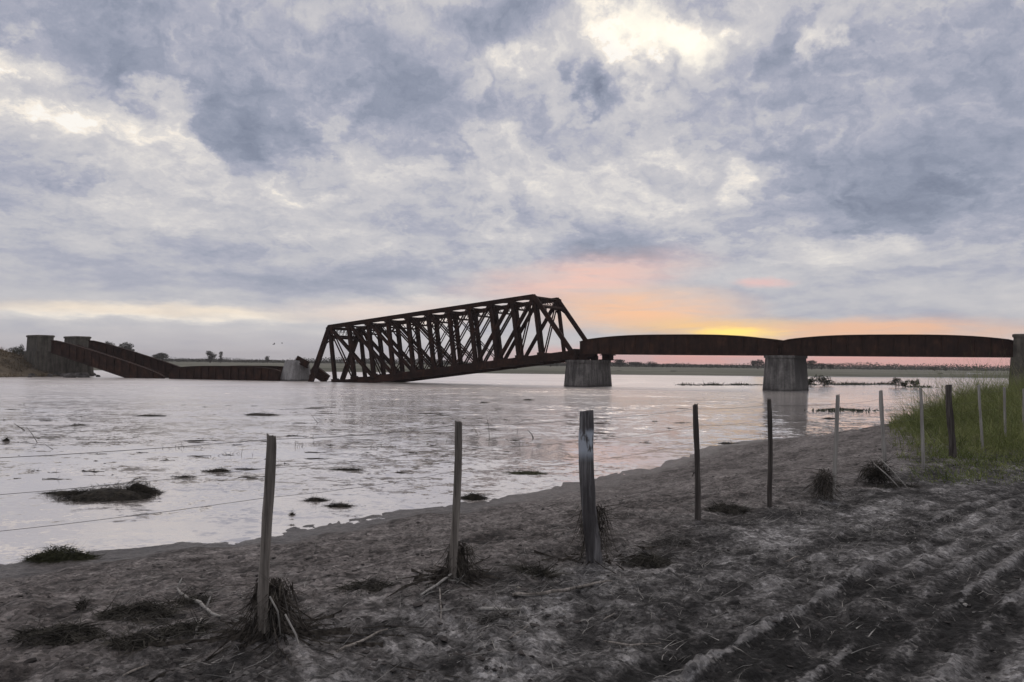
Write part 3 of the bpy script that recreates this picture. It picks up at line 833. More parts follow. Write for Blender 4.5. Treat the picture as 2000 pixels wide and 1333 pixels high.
def make_post(name, basep, topp, w, mat, parent, square=False):
    """a hewn post, origin at its foot; uneven section all the way up"""
    ax = topp - basep; L = ax.length
    me_v, rings = [], []
    n = 10; seg = 22
    o = bpy.data.objects
    m = MB()
    ph = rnd.uniform(0, 6); sd = rnd.uniform(0, 100)
    for i in range(seg + 1):
        u = i / seg
        c = ax * u + Vector((0.012 * w / 0.06 * math.sin(u * 5 + ph), 0.010 * math.cos(u * 4 + ph), 0))
        ring = []
        for k in range(n):
            a = 2 * math.pi * k / n + 0.3
            r = w / 2 * (1.06 - 0.10 * u)
            r *= 1 + 0.26 * mnoise.noise(Vector((math.cos(a) * 1.3 + sd, math.sin(a) * 1.3, u * 5))) + 0.11 * mnoise.noise(Vector((math.cos(a) * 4 + sd, math.sin(a) * 4, u * 16)))
            if square: r *= 1 / max(abs(math.cos(a)), abs(math.sin(a))) * 0.90
            ring.append(c + Vector((math.cos(a) * r, math.sin(a) * r * 0.9, (0.008 * math.cos(a + ph) + rnd.uniform(-.012, .008)) if i == seg else 0)))
        rings.append(ring)
    m.hull(rings, smooth=False)
    ob = m.build(name, mat)
    ob.location = basep
    if parent:
        ob.parent = parent; ob.matrix_parent_inverse = Matrix.Translation(-Vector(parent.location))
    return ob

POST_XY = []
for px, ty, d, w_, mt, lean, lab in POSTS:
    if px is None:
        x, y = ty; tz = 1.24
        tp = Vector((x, y, tz)); 
    else:
        tp = at_y(px, ty, d)
    bx, by = tp.x - lean[0], tp.y - lean[1]
    bz = gz(bx, by)
    fz = bz - 0.30
    k = (tp.z - fz) / (tp.z - bz)
    bp = Vector((tp.x - lean[0] * k, tp.y - lean[1] * k, fz))
    ob = make_post('fence_post', bp, tp, w_, mt, fence, square=(w_ > 0.1 and mt is M_WOOD_D))
    if lab: ob['label'] = lab
    POST_XY.append((bp, tp, w_))
# the log's pale patch is measured from the foot of the buried part

def on_post(i, z):
    bp, tp, w_ = POST_XY[i]
    u = (z - bp.z) / (tp.z - bp.z)
    return bp.lerp(tp, u) + Vector((-0.69, 0.72, 0)) * (w_ * 0.5 + 0.004)
left_end = [(-8.5, -3.0)]
for z in (1.185, 1.005, 0.83, 0.30):
    pts = [Vector((-5.0, 0.9, z))]
    for i in range(len(POST_XY)):
        zz = min(z, POST_XY[i][1].z - 0.03)
        p = on_post(i, zz)
        q = pts[-1]
        for s in (0.25, 0.5, 0.75):
            mid = q.lerp(p, s); mid.z -= 0.018 * (1 - (2 * s - 1) ** 2) * (1.6 if z < 0.5 else 1); pts.append(mid)
        pts.append(p)
    o = MB().tube(pts, 0.0016 if z > 1.1 else 0.0013, 5).build('wire', M_WIRE, fence)

# branch stub on the thin brown post
bp, tp, w_ = POST_XY[4]
c = bp.lerp(tp, 0.52)
MB().tube([c, c + Vector((-0.035, -0.01, 0.01)), c + Vector((-0.05, -0.02, -0.03))], [0.012, 0.009, 0.004], 6).build('branch_stub', M_WOOD_D, fence)

# ------------------------------------------------------------------ strands: straw, stalks, leaves
def strands(P0, D, L, Wd, droop, seg=3, curl=0.0, taper=True):
    """arrays of ribbon strands (world coordinates). P0 (n,3), D unit dirs, L length, Wd width, droop (n,)"""
    n = len(P0)
    side = np.cross(D, rng.normal(size=(n, 3))); side /= np.linalg.norm(side, axis=1, keepdims=True) + 1e-9
    V = np.zeros((n, (seg + 1) * 2, 3)); 
    cv = rng.normal(size=(n, 3)) * curl
    for k in range(seg + 1):
        u = k / seg
        c = P0 + D * (L * u)[:, None] + cv * ((u * u) * L)[:, None]
        c[:, 2] -= droop * L * u * u
        wk = Wd * ((1 - 0.85 * u) if taper else (1 - 0.4 * abs(2 * u - 1)))
        V[:, 2 * k] = c - side * (wk / 2)[:, None]; V[:, 2 * k + 1] = c + side * (wk / 2)[:, None]
    base = (np.arange(n) * (seg + 1) * 2)[:, None]
    F = []
    for k in range(seg):
        F.append(base + np.array([2 * k, 2 * k + 1, 2 * k + 3, 2 * k + 2]))
    F = np.stack(F, 1).reshape(-1, 4)
    return V.reshape(-1, 3), F
def unit(a): return a / (np.linalg.norm(a, axis=1, keepdims=True) + 1e-9)
def merge(*vf):
    V, F, k = [], [], 0
    for v, f in vf: V.append(v); F.append(f + k); k += len(v)
    return np.concatenate(V), np.concatenate(F)

def straw_tuft(i, z0, z1, out, length, n, label, side=(0.69, -0.72), pale=26, both=0.0):
    """flood straw snagged on post i between heights z0 and z1: a tangled bundle that hangs off the given side"""
    bp, tp, w_ = POST_XY[i]
    base = on_post(i, z0) + Vector((0.69, -0.72, 0)) * (w_ * 0.5)
    g = gz(base.x, base.y)
    root = empty('straw_tuft', (base.x, base.y, g), label, 'straw tuft', 'flood straw snagged on the fence posts')
    sd = np.array([side[0], side[1], 0.0])
    ax = np.array((tp - bp).normalized())
    def bunch(n, wmin, wmax, lm, curl, dn, sd=sd, out=out):
        u = rng.beta(1.6, 1.2, n); a = rng.choice(rng.uniform(0, 2 * np.pi, 9), n) + rng.normal(0, .3, n)
        r = (w_ * .5 + .008) + np.abs(rng.normal(0, .5, n)) * out * .5
        ring = np.stack([np.cos(a), np.sin(a), np.zeros(n)], 1)
        off = ring * r[:, None] * .75 + sd * (rng.uniform(0.0, 1, n) ** 1.3 * out)[:, None]
        off[:, 1] = np.where(off[:, 1] < 0.2 * w_, np.abs(off[:, 1]) * .6 + .25 * w_, off[:, 1])      # caught on the side away from the track
        P0 = np.array(base)[None] + off + ax[None] * (u * (z1 - z0))[:, None]
        D = unit(ring * .22 + sd * rng.normal(.12, .30, n)[:, None] + np.array([0, 0, -1.0]) * dn + rng.normal(0, .32, (n, 3)))
        L = lm * rng.gamma(3.0, .3, n)
        v, f = strands(P0, D, L, rng.uniform(wmin, wmax, n), rng.uniform(0.0, 0.6, n), 5, curl)
        v[:, 2] = np.maximum(v[:, 2], ground_z(v[:, 0], v[:, 1]) + 0.003 + 0.03 * rng.uniform(0, 1, len(v)) ** 3)
        return v, f
    v, f = merge(bunch(int(n * .65), .003, .009, length, .48, 1.5), bunch(int(n * .35), .004, .012, length * .5, .95, .3), bunch(max(int(n * both), 4), .003, .010, length * .8, .6, 1.3, -sd, out * .45))
    np_mesh('dark_straw', v, f, M_STRAW_D, root)
    v, f = bunch(pale, .003, .007, length * 1.35, .30, 1.3)
    np_mesh('pale_stalk', v, f, M_STRAW_M, root)['kind'] = 'stuff'
    return root, base
straw_tuft(1, 0.03, 0.36, 0.105, 0.24, 620, 'large dark straw tuft hanging at the foot of the nearest fence post', (0.97, 0.10), 60, .45)
straw_tuft(2, 0.04, 0.30, 0.085, 0.19, 440, 'dark straw bundle caught low on the pale split fence post', (0.98, 0.05), 40, .4)
straw_tuft(3, 0.16, 0.48, 0.10, 0.19, 400, 'bristly dark straw tuft stuck out on the right of the thick log post', (0.95, 0.2), 22)
# long pale stalks of their own, broken over against the nearest post's tuft
for pts, lab in ((((557, 1200), (578, 1240), (584, 1262), (592, 1312)), 'long pale bent stalk drooping right of the nearest post'), (((527, 1165), (543, 1195), (548, 1240)), 'pale broken stalk hanging close beside the nearest post')):
    P3 = [at_y(a_, b_, 4.22) for a_, b_ in pts]; P3[-1].z = max(P3[-1].z, gz(P3[-1].x, P3[-1].y) + .004)
    tag(MB().tube(P3, [.005, .0055, .005, .003][:len(P3)], 6, .1).build('stalk', M_WOOD_P), lab, 'stalk')
def loose_tuft(c, size, n, label, mat=M_STRAW_D, pale=30, hang=0.6, tangle=0.6):
    """a tangled mop of flood straw around c; hang pulls the strands down"""
    root = empty('straw_tuft', (c.x, c.y, gz(c.x, c.y)), label, 'straw tuft', 'flood straw snagged on the fence posts')
    def bunch(n, wmn, wmx, s):
        d0 = unit(rng.normal(size=(n, 3))); rr = rng.uniform(0, 1, n) ** .5
        P0 = np.array(c)[None] + d0 * rr[:, None] * np.array(size) * .75 * (1 + .35 * vnoise(d0[:, 0] * 2.5 + c.x, d0[:, 2] * 2.5, 8))[:, None]
        D = unit(d0 * np.array([.6, .6, .3]) + rng.normal(0, tangle, (n, 3)) + np.array([0, 0, -hang]))
        v, f = strands(P0, D, size[2] * rng.gamma(3, .22, n) * s, rng.uniform(wmn, wmx, n), rng.uniform(.2, .9, n), 5, .55)
        v[:, 2] = np.maximum(v[:, 2], ground_z(v[:, 0], v[:, 1]) + 0.003)
        return v, f
    v, f = bunch(n, .004, .010, 1.0); np_mesh('dark_straw', v, f, mat, root)
    v, f = bunch(pale, .004, .007, 1.6); np_mesh('pale_stalk', v, f, M_STRAW_M, root)['kind'] = 'stuff'
    return root
q = at_y(1609, 938, 9.2); loose_tuft(q, (.13, .13, .20), 620, 'round mop of dry grass hanging left of the pale leaning post', pale=70, hang=1.0)
q = at_y(1712, 922, 10.6); loose_tuft(q, (.26, .24, .20), 900, 'wide black root clump around the foot of the pale grey post', M_MAT, 40, .2, 1.0)
# two pale stalks propped against that clump
for k, (a, b_) in enumerate((((1716, 893), (1772, 952)), ((1706, 905), (1758, 946)))):
    p, q = at_y(*a, 10.45), at_y(*b_, 10.1); q.z = gz(q.x, q.y) + 0.01
    o = MB().tube([p, p.lerp(q, .5) + Vector((0, 0, .015)), q], [.007, .008, .006], 6, .1).build('stalk', M_WOOD_P)
    tag(o, ('long' if k == 0 else 'shorter inner') + ' pale stalk propped on the black root clump by the fence', 'stalk')

# ------------------------------------------------------------------ sticks and branches on the mud
def stick(pts, r, label, mat=M_WOOD_P, twigs=(), name='stick', lift=0.012):
    P3 = []
    for px, py in pts:
        g = ground_hit(px, py); P3.append(Vector((g.x, g.y, g.z + lift)))
    fine = []
    for i in range(len(P3) - 1):
        for s in (0, .33, .66): fine.append(P3[i].lerp(P3[i + 1], s) + Vector((rnd.uniform(-1, 1), rnd.uniform(-1, 1), rnd.uniform(0, 1))) * r * 0.8)
    fine.append(P3[-1])
    n = len(fine)
    m = MB().tube(fine, [r * (1.0 - 0.45 * abs(2 * i / (n - 1) - 0.8)) for i in range(n)], 7, 0.12)
    for u, dx, dz in twigs:
        a = P3[0].lerp(P3[-1], u) if len(P3) == 2 else fine[int(u * (n - 1))]
        m.tube([a, a + Vector((dx * .5, .02, dz * .6)), a + Vector((dx, .03, dz))], [r * .6, r * .45, r * .25], 6, .1)
    o = m.build(name, mat); tag(o, label, 'branch' if name == 'branch' else 'stick')
    return o
stick([(348, 1156), (372, 1176), (398, 1192), (412, 1206), (432, 1209)], 0.013, 'pale bent branch with short twigs lying left of the nearest post', M_WOOD_P, ((0.62, 0.03, 0.09), (0.0, 0.02, 0.07)), 'branch')
stick([(383, 1240), (394, 1212)], 0.010, 'short pale twig below the bent branch', M_WOOD_P)
stick([(1002, 1170), (1040, 1168), (1100, 1160), (1165, 1146), (1195, 1140)], 0.013, 'long slender grey stick lying in front of the thick log post', M_WOOD)
stick([(936, 1200), (1008, 1200)], 0.013, 'short pale broken lath lying on dry grass', M_WOOD_P)
stick([(660, 1278), (700, 1262), (757, 1238)], 0.010, 'grey stick lying right of the nearest tuft in the foreground', M_WOOD)
stick([(1180, 1262), (1230, 1268), (1290, 1262)], 0.007, 'thin curved grey stick on the dark foreground mud', M_WOOD)
stick([(995, 1255), (1030, 1228)], 0.006, 'thin grey twig below the broken lath', M_WOOD)
stick([(845, 1085), (902, 1112)][::-1] and [(822, 1175), (868, 1146), (905, 1110)], 0.010, 'pale thin stick leaning across the foot of the pale split post', M_WOOD_P, lift=0.03)
stick([(860, 1155), (861, 1218)], 0.006, 'thin grey stem stuck in the mud in front of the pale split post', M_WOOD)
stick([(240, 1330), (290, 1308)], 0.007, 'pale straight twig at the bottom left corner', M_WOOD)
stick([(1178, 1218), (1200, 1202)], 0.006, 'small twig on the mud between log post and ruts', M_WOOD)
stick([(1530, 1105), (1560, 1092)], 0.007, 'small grey twig lying across the tyre ruts', M_WOOD)

# ------------------------------------------------------------------ low wrack and weed mats on the bank
def wrack(px, py, wm, dm, h, n, label, mat=M_WEED, name='weed_clump', cat='weed clump', group=None, wet=False, blade=(.05, .16), up=.35):
    g = on_z(px, py, WATER) if wet else ground_hit(px, py)
    n = int(n * 1.5); a = rng.uniform(0, 2 * np.pi, n); r = np.sqrt(rng.uniform(0, 1, n)) * (1 + .45 * vnoise(np.cos(a) * 1.6 + g.x * 5, np.sin(a) * 1.6 + g.y * 5, 4))
    x = g.x + np.cos(a) * r * wm / 2; y = g.y + np.sin(a) * r * dm / 2
    hh = h * (1 - r ** 1.6) * (0.55 + 1.2 * np.clip(vnoise(x * 5 + g.x * 3, y * 5, 3) + .4, 0, 1))
    bz = np.full(n, WATER - .01) if wet else ground_z(x, y)
    P0 = np.stack([x, y, bz + hh * rng.uniform(0.1, 1, n)], 1)
    b_ = rng.uniform(0, 2 * np.pi, n)
    D = unit(np.stack([np.cos(b_), np.sin(b_), rng.normal(up, .4, n)], 1))
    v, f = strands(P0, D, rng.uniform(*blade, n), rng.uniform(.003, .010, n), rng.uniform(.3, .9, n), 3, .35)
    lo = WATER + .002 if wet else None
    v[:, 2] = np.maximum(v[:, 2], lo if wet else ground_z(v[:, 0], v[:, 1]) + .003)
    v = v - np.array([[g.x, g.y, g.z]])
    o = np_mesh(name, v, f, mat); o.location = (g.x, g.y, g.z)
    if h < .07 and not wet:
        return tag(o, label, cat, group)
    # a low core keeps the pile from being see-through
    k = 26; rings = []
    me = []
    for j, (rr_, zz_) in enumerate(((1.0, -.05), (.85, .10), (.6, .42), (.3, .68), (.05, .78))):
        rings.append([Vector((math.cos(t_) * rr_ * wm / 2 * .80 * (1 + .45 * mnoise.noise(Vector((math.cos(t_) * 2, math.sin(t_) * 2, g.x + j * .3)))),
                              math.sin(t_) * rr_ * dm / 2 * .86, h * zz_ * (.7 + .5 * mnoise.noise(Vector((math.cos(t_) * 1.5 * rr_, g.y, j * .4)))) + (0 if wet else 0)))
                      for t_ in (2 * math.pi * q / k for q in range(k))])
    bm = bmesh.new(); bm.from_mesh(o.data)
    for i in range(len(rings)):
        rings[i] = [bm.verts.new(p) for p in rings[i]]
    for i in range(len(rings) - 1):
        for j in range(k):
            bm.faces.new((rings[i][j], rings[i][(j + 1) % k], rings[i + 1][(j + 1) % k], rings[i + 1][j]))
    bm.to_mesh(o.data); bm.free()
    tag(o, label, cat, group)
    return o
G_W = 'weed clumps on the mud bank'
wrack(115, 1092, 0.80, 0.40, 0.13, 1500, 'green black mound of drowned grass at the waterline on the left', M_GRASSMAT, 'grass_mound', 'grass mound', None)
wrack(270, 1200, 0.55, 0.30, 0.06, 700, 'low grey weed patch behind the pale bent branch', group=G_W)
wrack(370, 1178, 0.30, 0.22, 0.06, 320, 'small weed patch touching the upper end of the bent branch', group=G_W)
wrack(115, 1245, 0.50, 0.24, 0.06, 620, 'flat weed patch at the far left of the mud', group=G_W)
wrack(355, 1238, 0.30, 0.16, 0.06, 340, 'dark little weed hump below the short pale twig', group=G_W)
wrack(260, 1255, 0.34, 0.16, 0.045, 300, 'flat dark weed patch left of the little hump', group=G_W)
wrack(157, 1192, 0.07, 0.06, 0.06, 60, 'tiny tuft standing alone on the open mud at left', group=G_W, blade=(.04, .09), up=1.2)
wrack(1420, 1000, 0.50, 0.35, 0.08, 700, 'dark twiggy wrack pile right of the thin brown post', group=G_W)
wrack(1270, 1098, 0.34, 0.22, 0.05, 420, 'dark matted clump right of the thick log post', group=G_W)
wrack(1050, 1122, 0.34, 0.16, 0.05, 380, 'dark matted clump left of the thick log post', group=G_W)
wrack(1310, 1060, 0.40, 0.26, 0.04, 420, 'grey straw patch in front of the thin brown post', M_STRAW_M, group=G_W)
wrack(965, 1212, 0.26, 0.08, 0.02, 160, 'dull dry grass under the pale broken lath', M_STRAW_M, group=G_W)
wrack(715, 1150, 0.40, 0.14, 0.03, 260, 'thin wrack streak left of the pale split post', group=G_W)
wrack(1750, 950, 0.6, 0.2, 0.05, 360, 'dark wrack strip in front of the black root clump', group=G_W)

M_STRAW_L = plain('loose_straw', (0.06, 0.057, 0.053), (0.36, 0.345, 0.32), 9)
# loose straw scattered over the trampled ground (uncountable)
n = 17000
s_ = rng.uniform(1.5, 17, n); q_ = rng.normal(-3.6, 1.5, n)
clump = fbm(s_ * .9, q_ * .9, 3, 88)
keep = (clump > rng.uniform(-.45, .55, n))
s_, q_ = s_[keep], q_[keep]
x = s_ * RUT_DIR[0] + q_ * RUT_N[0]; y = s_ * RUT_DIR[1] + q_ * RUT_N[1]
ok = (y > 2.2) & (ground_z(x, y, False) > WATER + .30) & (rng.uniform(0, 1, len(x)) < np.where(y > 4, .9, .9))
x, y = x[ok], y[ok]; n = len(x)
b_ = np.where(rng.uniform(0, 1, n) < .55, rng.normal(.75, .5, n), rng.uniform(0, 6.28, n))
D = unit(np.stack([np.cos(b_), np.sin(b_), rng.normal(.08, .12, n)], 1))
v, f = strands(np.stack([x, y, ground_z(x, y) + .006], 1), D, rng.uniform(.03, .24, n), rng.uniform(.003, .008, n), rng.uniform(.0, .3, n), 3, .22)
v[:, 2] = np.maximum(v[:, 2], ground_z(v[:, 0], v[:, 1]) + .003)
half = (len(f) // 2 // 3) * 3
o = np_mesh('straw_litter', v, f, M_STRAW_L)
tag(o, 'grey straw scattered over the trampled mud along the fence', 'straw', kind='stuff')
# mud lumps
n = 6500
a = rng.uniform(-.66, .66, n); rr = 2.2 * (18 / 2.2) ** rng.uniform(0, 1, n)
x = rr * np.sin(a); y = rr * np.cos(a)
ok = (ground_z(x, y, False) > WATER + .12) & (fbm(x * .8, y * .8, 3, 14) > rng.uniform(-.5, .4, n))
x, y, rr = x[ok], y[ok], rr[ok]; n = len(x)
ico = bmesh.new(); bmesh.ops.create_icosphere(ico, subdivisions=1, radius=1)
iv = np.array([v_.co for v_ in ico.verts]); jf = np.array([[v_.index for v_ in f_.verts] for f_ in ico.faces]); ico.free()
sz = rng.gamma(1.3, .0038, n) + .003
jit = 1 + .35 * rng.normal(size=(n, len(iv), 1))
V = iv[None] * jit * sz[:, None, None] * np.array([1.3, 1.2, .45])
V = V + np.stack([x, y, ground_z(x, y) + sz * .05], 1)[:, None]
F = (jf[None] + (np.arange(n) * len(iv))[:, None, None]).reshape(-1, 3)
o = np_mesh('mud_crumbs', V.reshape(-1, 3), F, M_CLOD)
tag(o, 'small dark lumps of mud strewn over the bank', 'mud', kind='stuff')
# pale scraps of litter on the mud
for k, (px, py, lab) in enumerate(((477, 1152, 'white scrap on the mud left of the nearest post'), (383, 1243, 'white shell like scrap under the bent branch'),
                                   (1065, 1093, 'pale flat scrap on the mud left of the thick log post'), (1012, 1150, 'pale crumpled scrap behind the long slender stick'),
                                   (1885, 1182, 'white scrap lying on the tyre rut at right'), (170, 1306, 'small white speck on the bottom left mud'), (785, 1092, 'pale scrap on the mud between the first two posts'))):
    g = ground_hit(px, py)
    m = MB(); s = .020 if k in (3, 4) else .010
    ring = [[Vector((g.x + math.cos(t_) * s * q_ * (1 + rnd.uniform(-.35, .35)), g.y + math.sin(t_) * s * .7 * q_ * (1 + rnd.uniform(-.3, .3)), g.z + z_ * s))
             for t_ in (k2 * 2 * math.pi / 7 for k2 in range(7))] for q_, z_ in ((1, -.3), (.95, .15), (.4, .5))]
    o = m.hull(ring).build('scrap', M_STRAW_P if k % 2 else M_WOOD_P); tag(o, lab, 'scrap')

# ------------------------------------------------------------------ flood debris in the water
G_D = 'debris floating or stranded in the river'
wrack(212, 970, 1.85, 1.25, 0.20, 2600, 'largest dark debris island in the water at left', M_MAT, 'debris_mat', 'debris mat', G_D, True)
wrack(128, 964, 0.9, 0.30, 0.06, 420, 'thin ragged tail of debris trailing left of the largest island', M_MAT, 'debris_mat', 'debris mat', G_D, True)
wrack(272, 962, 0.75, 0.5, 0.22, 700, 'hump of matted roots at the right end of the largest debris island', M_MAT, 'debris_mat', 'debris mat', G_D, True)
wrack(425, 921, 0.60, 0.30, 0.07, 420, 'black debris raft behind the nearest post', M_MAT, 'debris_mat', 'debris mat', G_D, True)
wrack(480, 917, 0.60, 0.18, 0.03, 200, 'thin debris strip trailing right of the black raft', M_MAT, 'debris_mat', 'debris mat', G_D, True)
wrack(358, 932, 0.50, 0.15, 0.03, 150, 'speckled thin debris line left of the black raft', M_MAT, 'debris_mat', 'debris mat', G_D, True)
wrack(512, 811, 1.8, 1.3, 0.16, 420, 'far dark drift of debris above the nearest post', M_MAT, 'debris_mat', 'debris mat', G_D, True)
wrack(296, 813, 1.7, 0.8, 0.10, 260, 'far thin dark debris line left of the drift', M_MAT, 'debris_mat', 'debris mat', G_D, True)
wrack(153, 831, 0.55, 0.5, 0.08, 160, 'small far debris lump at the left', M_MAT, 'debris_mat', 'debris mat', G_D, True)
wrack(619, 978, 0.42, 0.25, 0.07, 300, 'brown debris lump nearest the shore right of the first post', M_MAT, 'debris_mat', 'debris mat', G_D, True)
wrack(664, 989, 0.46, 0.22, 0.07, 320, 'ragged black debris lump beside the brown one', M_MAT, 'debris_mat', 'debris mat', G_D, True)
wrack(926, 974, 0.50, 0.34, 0.12, 520, 'tilted dark clod stranded right of the pale split post', M_MAT, 'debris_mat', 'debris mat', G_D, True)
wrack(678, 918, 0.75, 0.25, 0.05, 300, 'dark debris streak in the rippled shallows', M_MAT, 'debris_mat', 'debris mat', G_D, True)
wrack(1028, 925, 1.0, 0.45, 0.07, 420, 'olive grass raft in the shallows left of the thick log post', M_GRASSMAT, 'debris_mat', 'debris mat', G_D, True)
wrack(571, 1006, 0.10, 0.08, 0.07, 60, 'small dark snag standing in the water by the first post', M_MAT, 'debris_mat', 'debris mat', G_D, True, (.03, .07))
wrack(570, 1026, 0.09, 0.06, 0.02, 40, 'tiny dark speck of debris at the shoreline by the first post', M_MAT, 'debris_mat', 'debris mat', G_D, True, (.03, .05))
wrack(1422, 867, 0.75, 0.35, 0.06, 240, 'low dark mud bar at the water edge between the thin dark posts', M_MAT, 'debris_mat', 'debris mat', G_D, True)
wrack(1032, 782, 0.9, 0.8, 0.12, 90, 'far floating lump straight below the truss end', M_MAT, 'debris_mat', 'debris mat', G_D, True)
wrack(946, 787, 0.8, 0.6, 0.10, 90, 'far floating lump left of the one below the truss end', M_MAT, 'debris_mat', 'debris mat', G_D, True)
wrack(614, 798, 1.3, 0.6, 0.08, 120, 'far thin floating strip below the sunken truss end', M_MAT, 'debris_mat', 'debris mat', G_D, True)
wrack(12, 862, 0.25, 0.2, 0.16, 90, 'dark stump of debris at the left picture edge', M_MAT, 'debris_mat', 'debris mat', G_D, True)
wrack(1640, 800, 3.2, 0.8, 0.12, 360, 'broken line of weeds in the water beyond the pale leaning post', M_BUSH, 'debris_mat', 'debris mat', G_D, True)
wrack(1622, 818, 0.9, 0.5, 0.10, 200, 'brown weed lump in the orange reflection by the pale leaning post', M_MAT, 'debris_mat', 'debris mat', G_D, True)
# scattered flecks on the water: each a small piece of its own
fleck_spots = []
for k in range(110):
    for _ in range(40):
        px, py = rnd.uniform(0, 1350), 790 + 150 * rnd.random() ** 1.3
        if shore_sd(np.array([on_z(px, py, WATER).x]), np.array([on_z(px, py, WATER).y]))[0] < -1.2 and mnoise.noise(Vector((px * .006, py * .02, 1))) > -.12: break
    fleck_spots.append((px, py))
protos = []
for k in range(6):
    m = MB(); L = .03 + .018 * k
    m.tube([Vector((-L, .01 * k, -.004)), Vector((-L * .3, .012, .002)), Vector((L * .4, -.01 * k, .001)), Vector((L, .01, -.004))], [.003, .008, .006, .002], 6, .4)
    if k % 2: m.tube([Vector((0, 0, 0)), Vector((.012 * k - .03, 0, .03)), Vector((.02 * k - .05, .02, .045 + .012 * k))], [.003, .0025, .0015], 5)
    for q_ in range(k): m.tube([Vector((rnd.uniform(-L, L) * 2, rnd.uniform(-.1, .1), -.002)), Vector((rnd.uniform(-L, L) * 2.4, rnd.uniform(-.1, .1), .003))], [.004, .002], 5)
    protos.append(m.build('floating_fragment', M_MAT))
for k, (px, py) in enumerate(fleck_spots):
    g = on_z(px, py, WATER)
    o = protos[k] if k < 6 else protos[k % 6].copy()
    if k >= 6: COL.objects.link(o)
    o.location = (g.x, g.y, WATER + .004); o.rotation_euler = (0, 0, rnd.uniform(-.5, .5)); s = rnd.uniform(.6, 1.5) * (1 + (g.y - 10) * .025); o.scale = (s, s, s * .8)
    tag(o, 'small dark fragment of plant debris drifting on the river', 'floating fragment', 'small debris fragments drifting on the river')
# stems and twigs that stick out of the flood
def stem(p, q, r, label, kink=0.0):
    a = on_z(p[0], p[1], WATER - .02)
    b2 = at_y(q[0], q[1], a.y)
    mid = a.lerp(b2, .55) + Vector((kink, 0, 0))
    o = MB().tube([a, mid, b2], [r, r * .8, r * .4], 6, .1).build('drowned_stem', M_STRAW_D); tag(o, label, 'drowned stem', 'drowned stems standing in the river')
stem((74, 866), (52, 834), .010, 'leaning drowned stem at the far left', .02)
stem((50, 842), (28, 828), .016, 'thicker short drowned branch at the far left')
stem((106, 880), (85, 866), .007, 'fine drowned stem right of the leaning one')
stem((956, 860), (950, 812), .010, 'upright drowned stem right of the pale split post', .03)
stem((934, 850), (918, 826), .008, 'short leaning drowned stem beside the upright one')
stem((1042, 858), (1030, 840), .020, 'curved drowned branch left of the thick log post', .05)
stem((622, 828), (604, 806), .010, 'faint drowned stem between the first two posts')
stem((1010, 846), (1012, 834), .008, 'tiny drowned stem near the curved branch')
def reed(px, py, n, wm, label):
    g = on_z(px, py, WATER)
    P0 = np.stack([g.x + rng.normal(0, .4, n) * wm, g.y + rng.normal(0, .3, n) * wm, np.full(n, WATER - .02)], 1)
    D = unit(np.stack([rng.normal(0, .5, n), rng.normal(0, .3, n), np.full(n, 1.0)], 1))
    v, f = strands(P0, D, rng.uniform(.05, .20, n), rng.uniform(.008, .016, n), rng.uniform(.1, .9, n), 3, .3)
    o = np_mesh('reed_tuft', v, f, M_STRAW_D); tag(o, label, 'reed tuft', 'sparse reed tufts in the shallows')
reed(745, 874, 60, .7, 'sparse reed tuft left of the pale split post')
reed(832, 866, 70, .9, 'wider sparse reed tuft just left of the pale split post')
reed(440, 888, 34, .6, 'thin reed tuft behind the nearest post')
reed(1015, 866, 40, .7, 'sparse reed tuft below the curved drowned branch')
reed(580, 870, 40, .9, 'sparse reed tuft right of the nearest post')
reed(345, 875, 40, .9, 'sparse reed tuft between the debris island and the nearest post')

# ------------------------------------------------------------------ vegetation
def leaf_cloud(lobes, n, size, flat=0.6, seed=0):
    """small leaf quads spread through the lobes (cx,cy,cz,rx,ry,rz); denser towards each lobe's shell, ragged outline"""
    r = np.random.default_rng(seed)
    vol = np.array([l[3] * l[4] * l[5] for l in lobes]) ** 0.67
    idx = r.choice(len(lobes), n, p=vol / vol.sum())
    L = np.array(lobes)[idx]
    d = unit(r.normal(size=(n, 3))); rad = r.uniform(0.25, 1.0, n) ** 0.5 * (1 + 0.22 * r.normal(size=n) * (r.uniform(0, 1, n) < .4))
    C = L[:, :3] + d * rad[:, None] * L[:, 3:]
    u = unit(r.normal(size=(n, 3))); v = unit(np.cross(u, r.normal(size=(n, 3))))
    s = size * r.uniform(.5, 1.4, n)
    V = np.stack([C - u * s[:, None], C + v * (s * flat)[:, None], C + u * s[:, None], C - v * (s * flat)[:, None]], 1)
    return V.reshape(-1, 3), np.arange(n * 4).reshape(-1, 4)

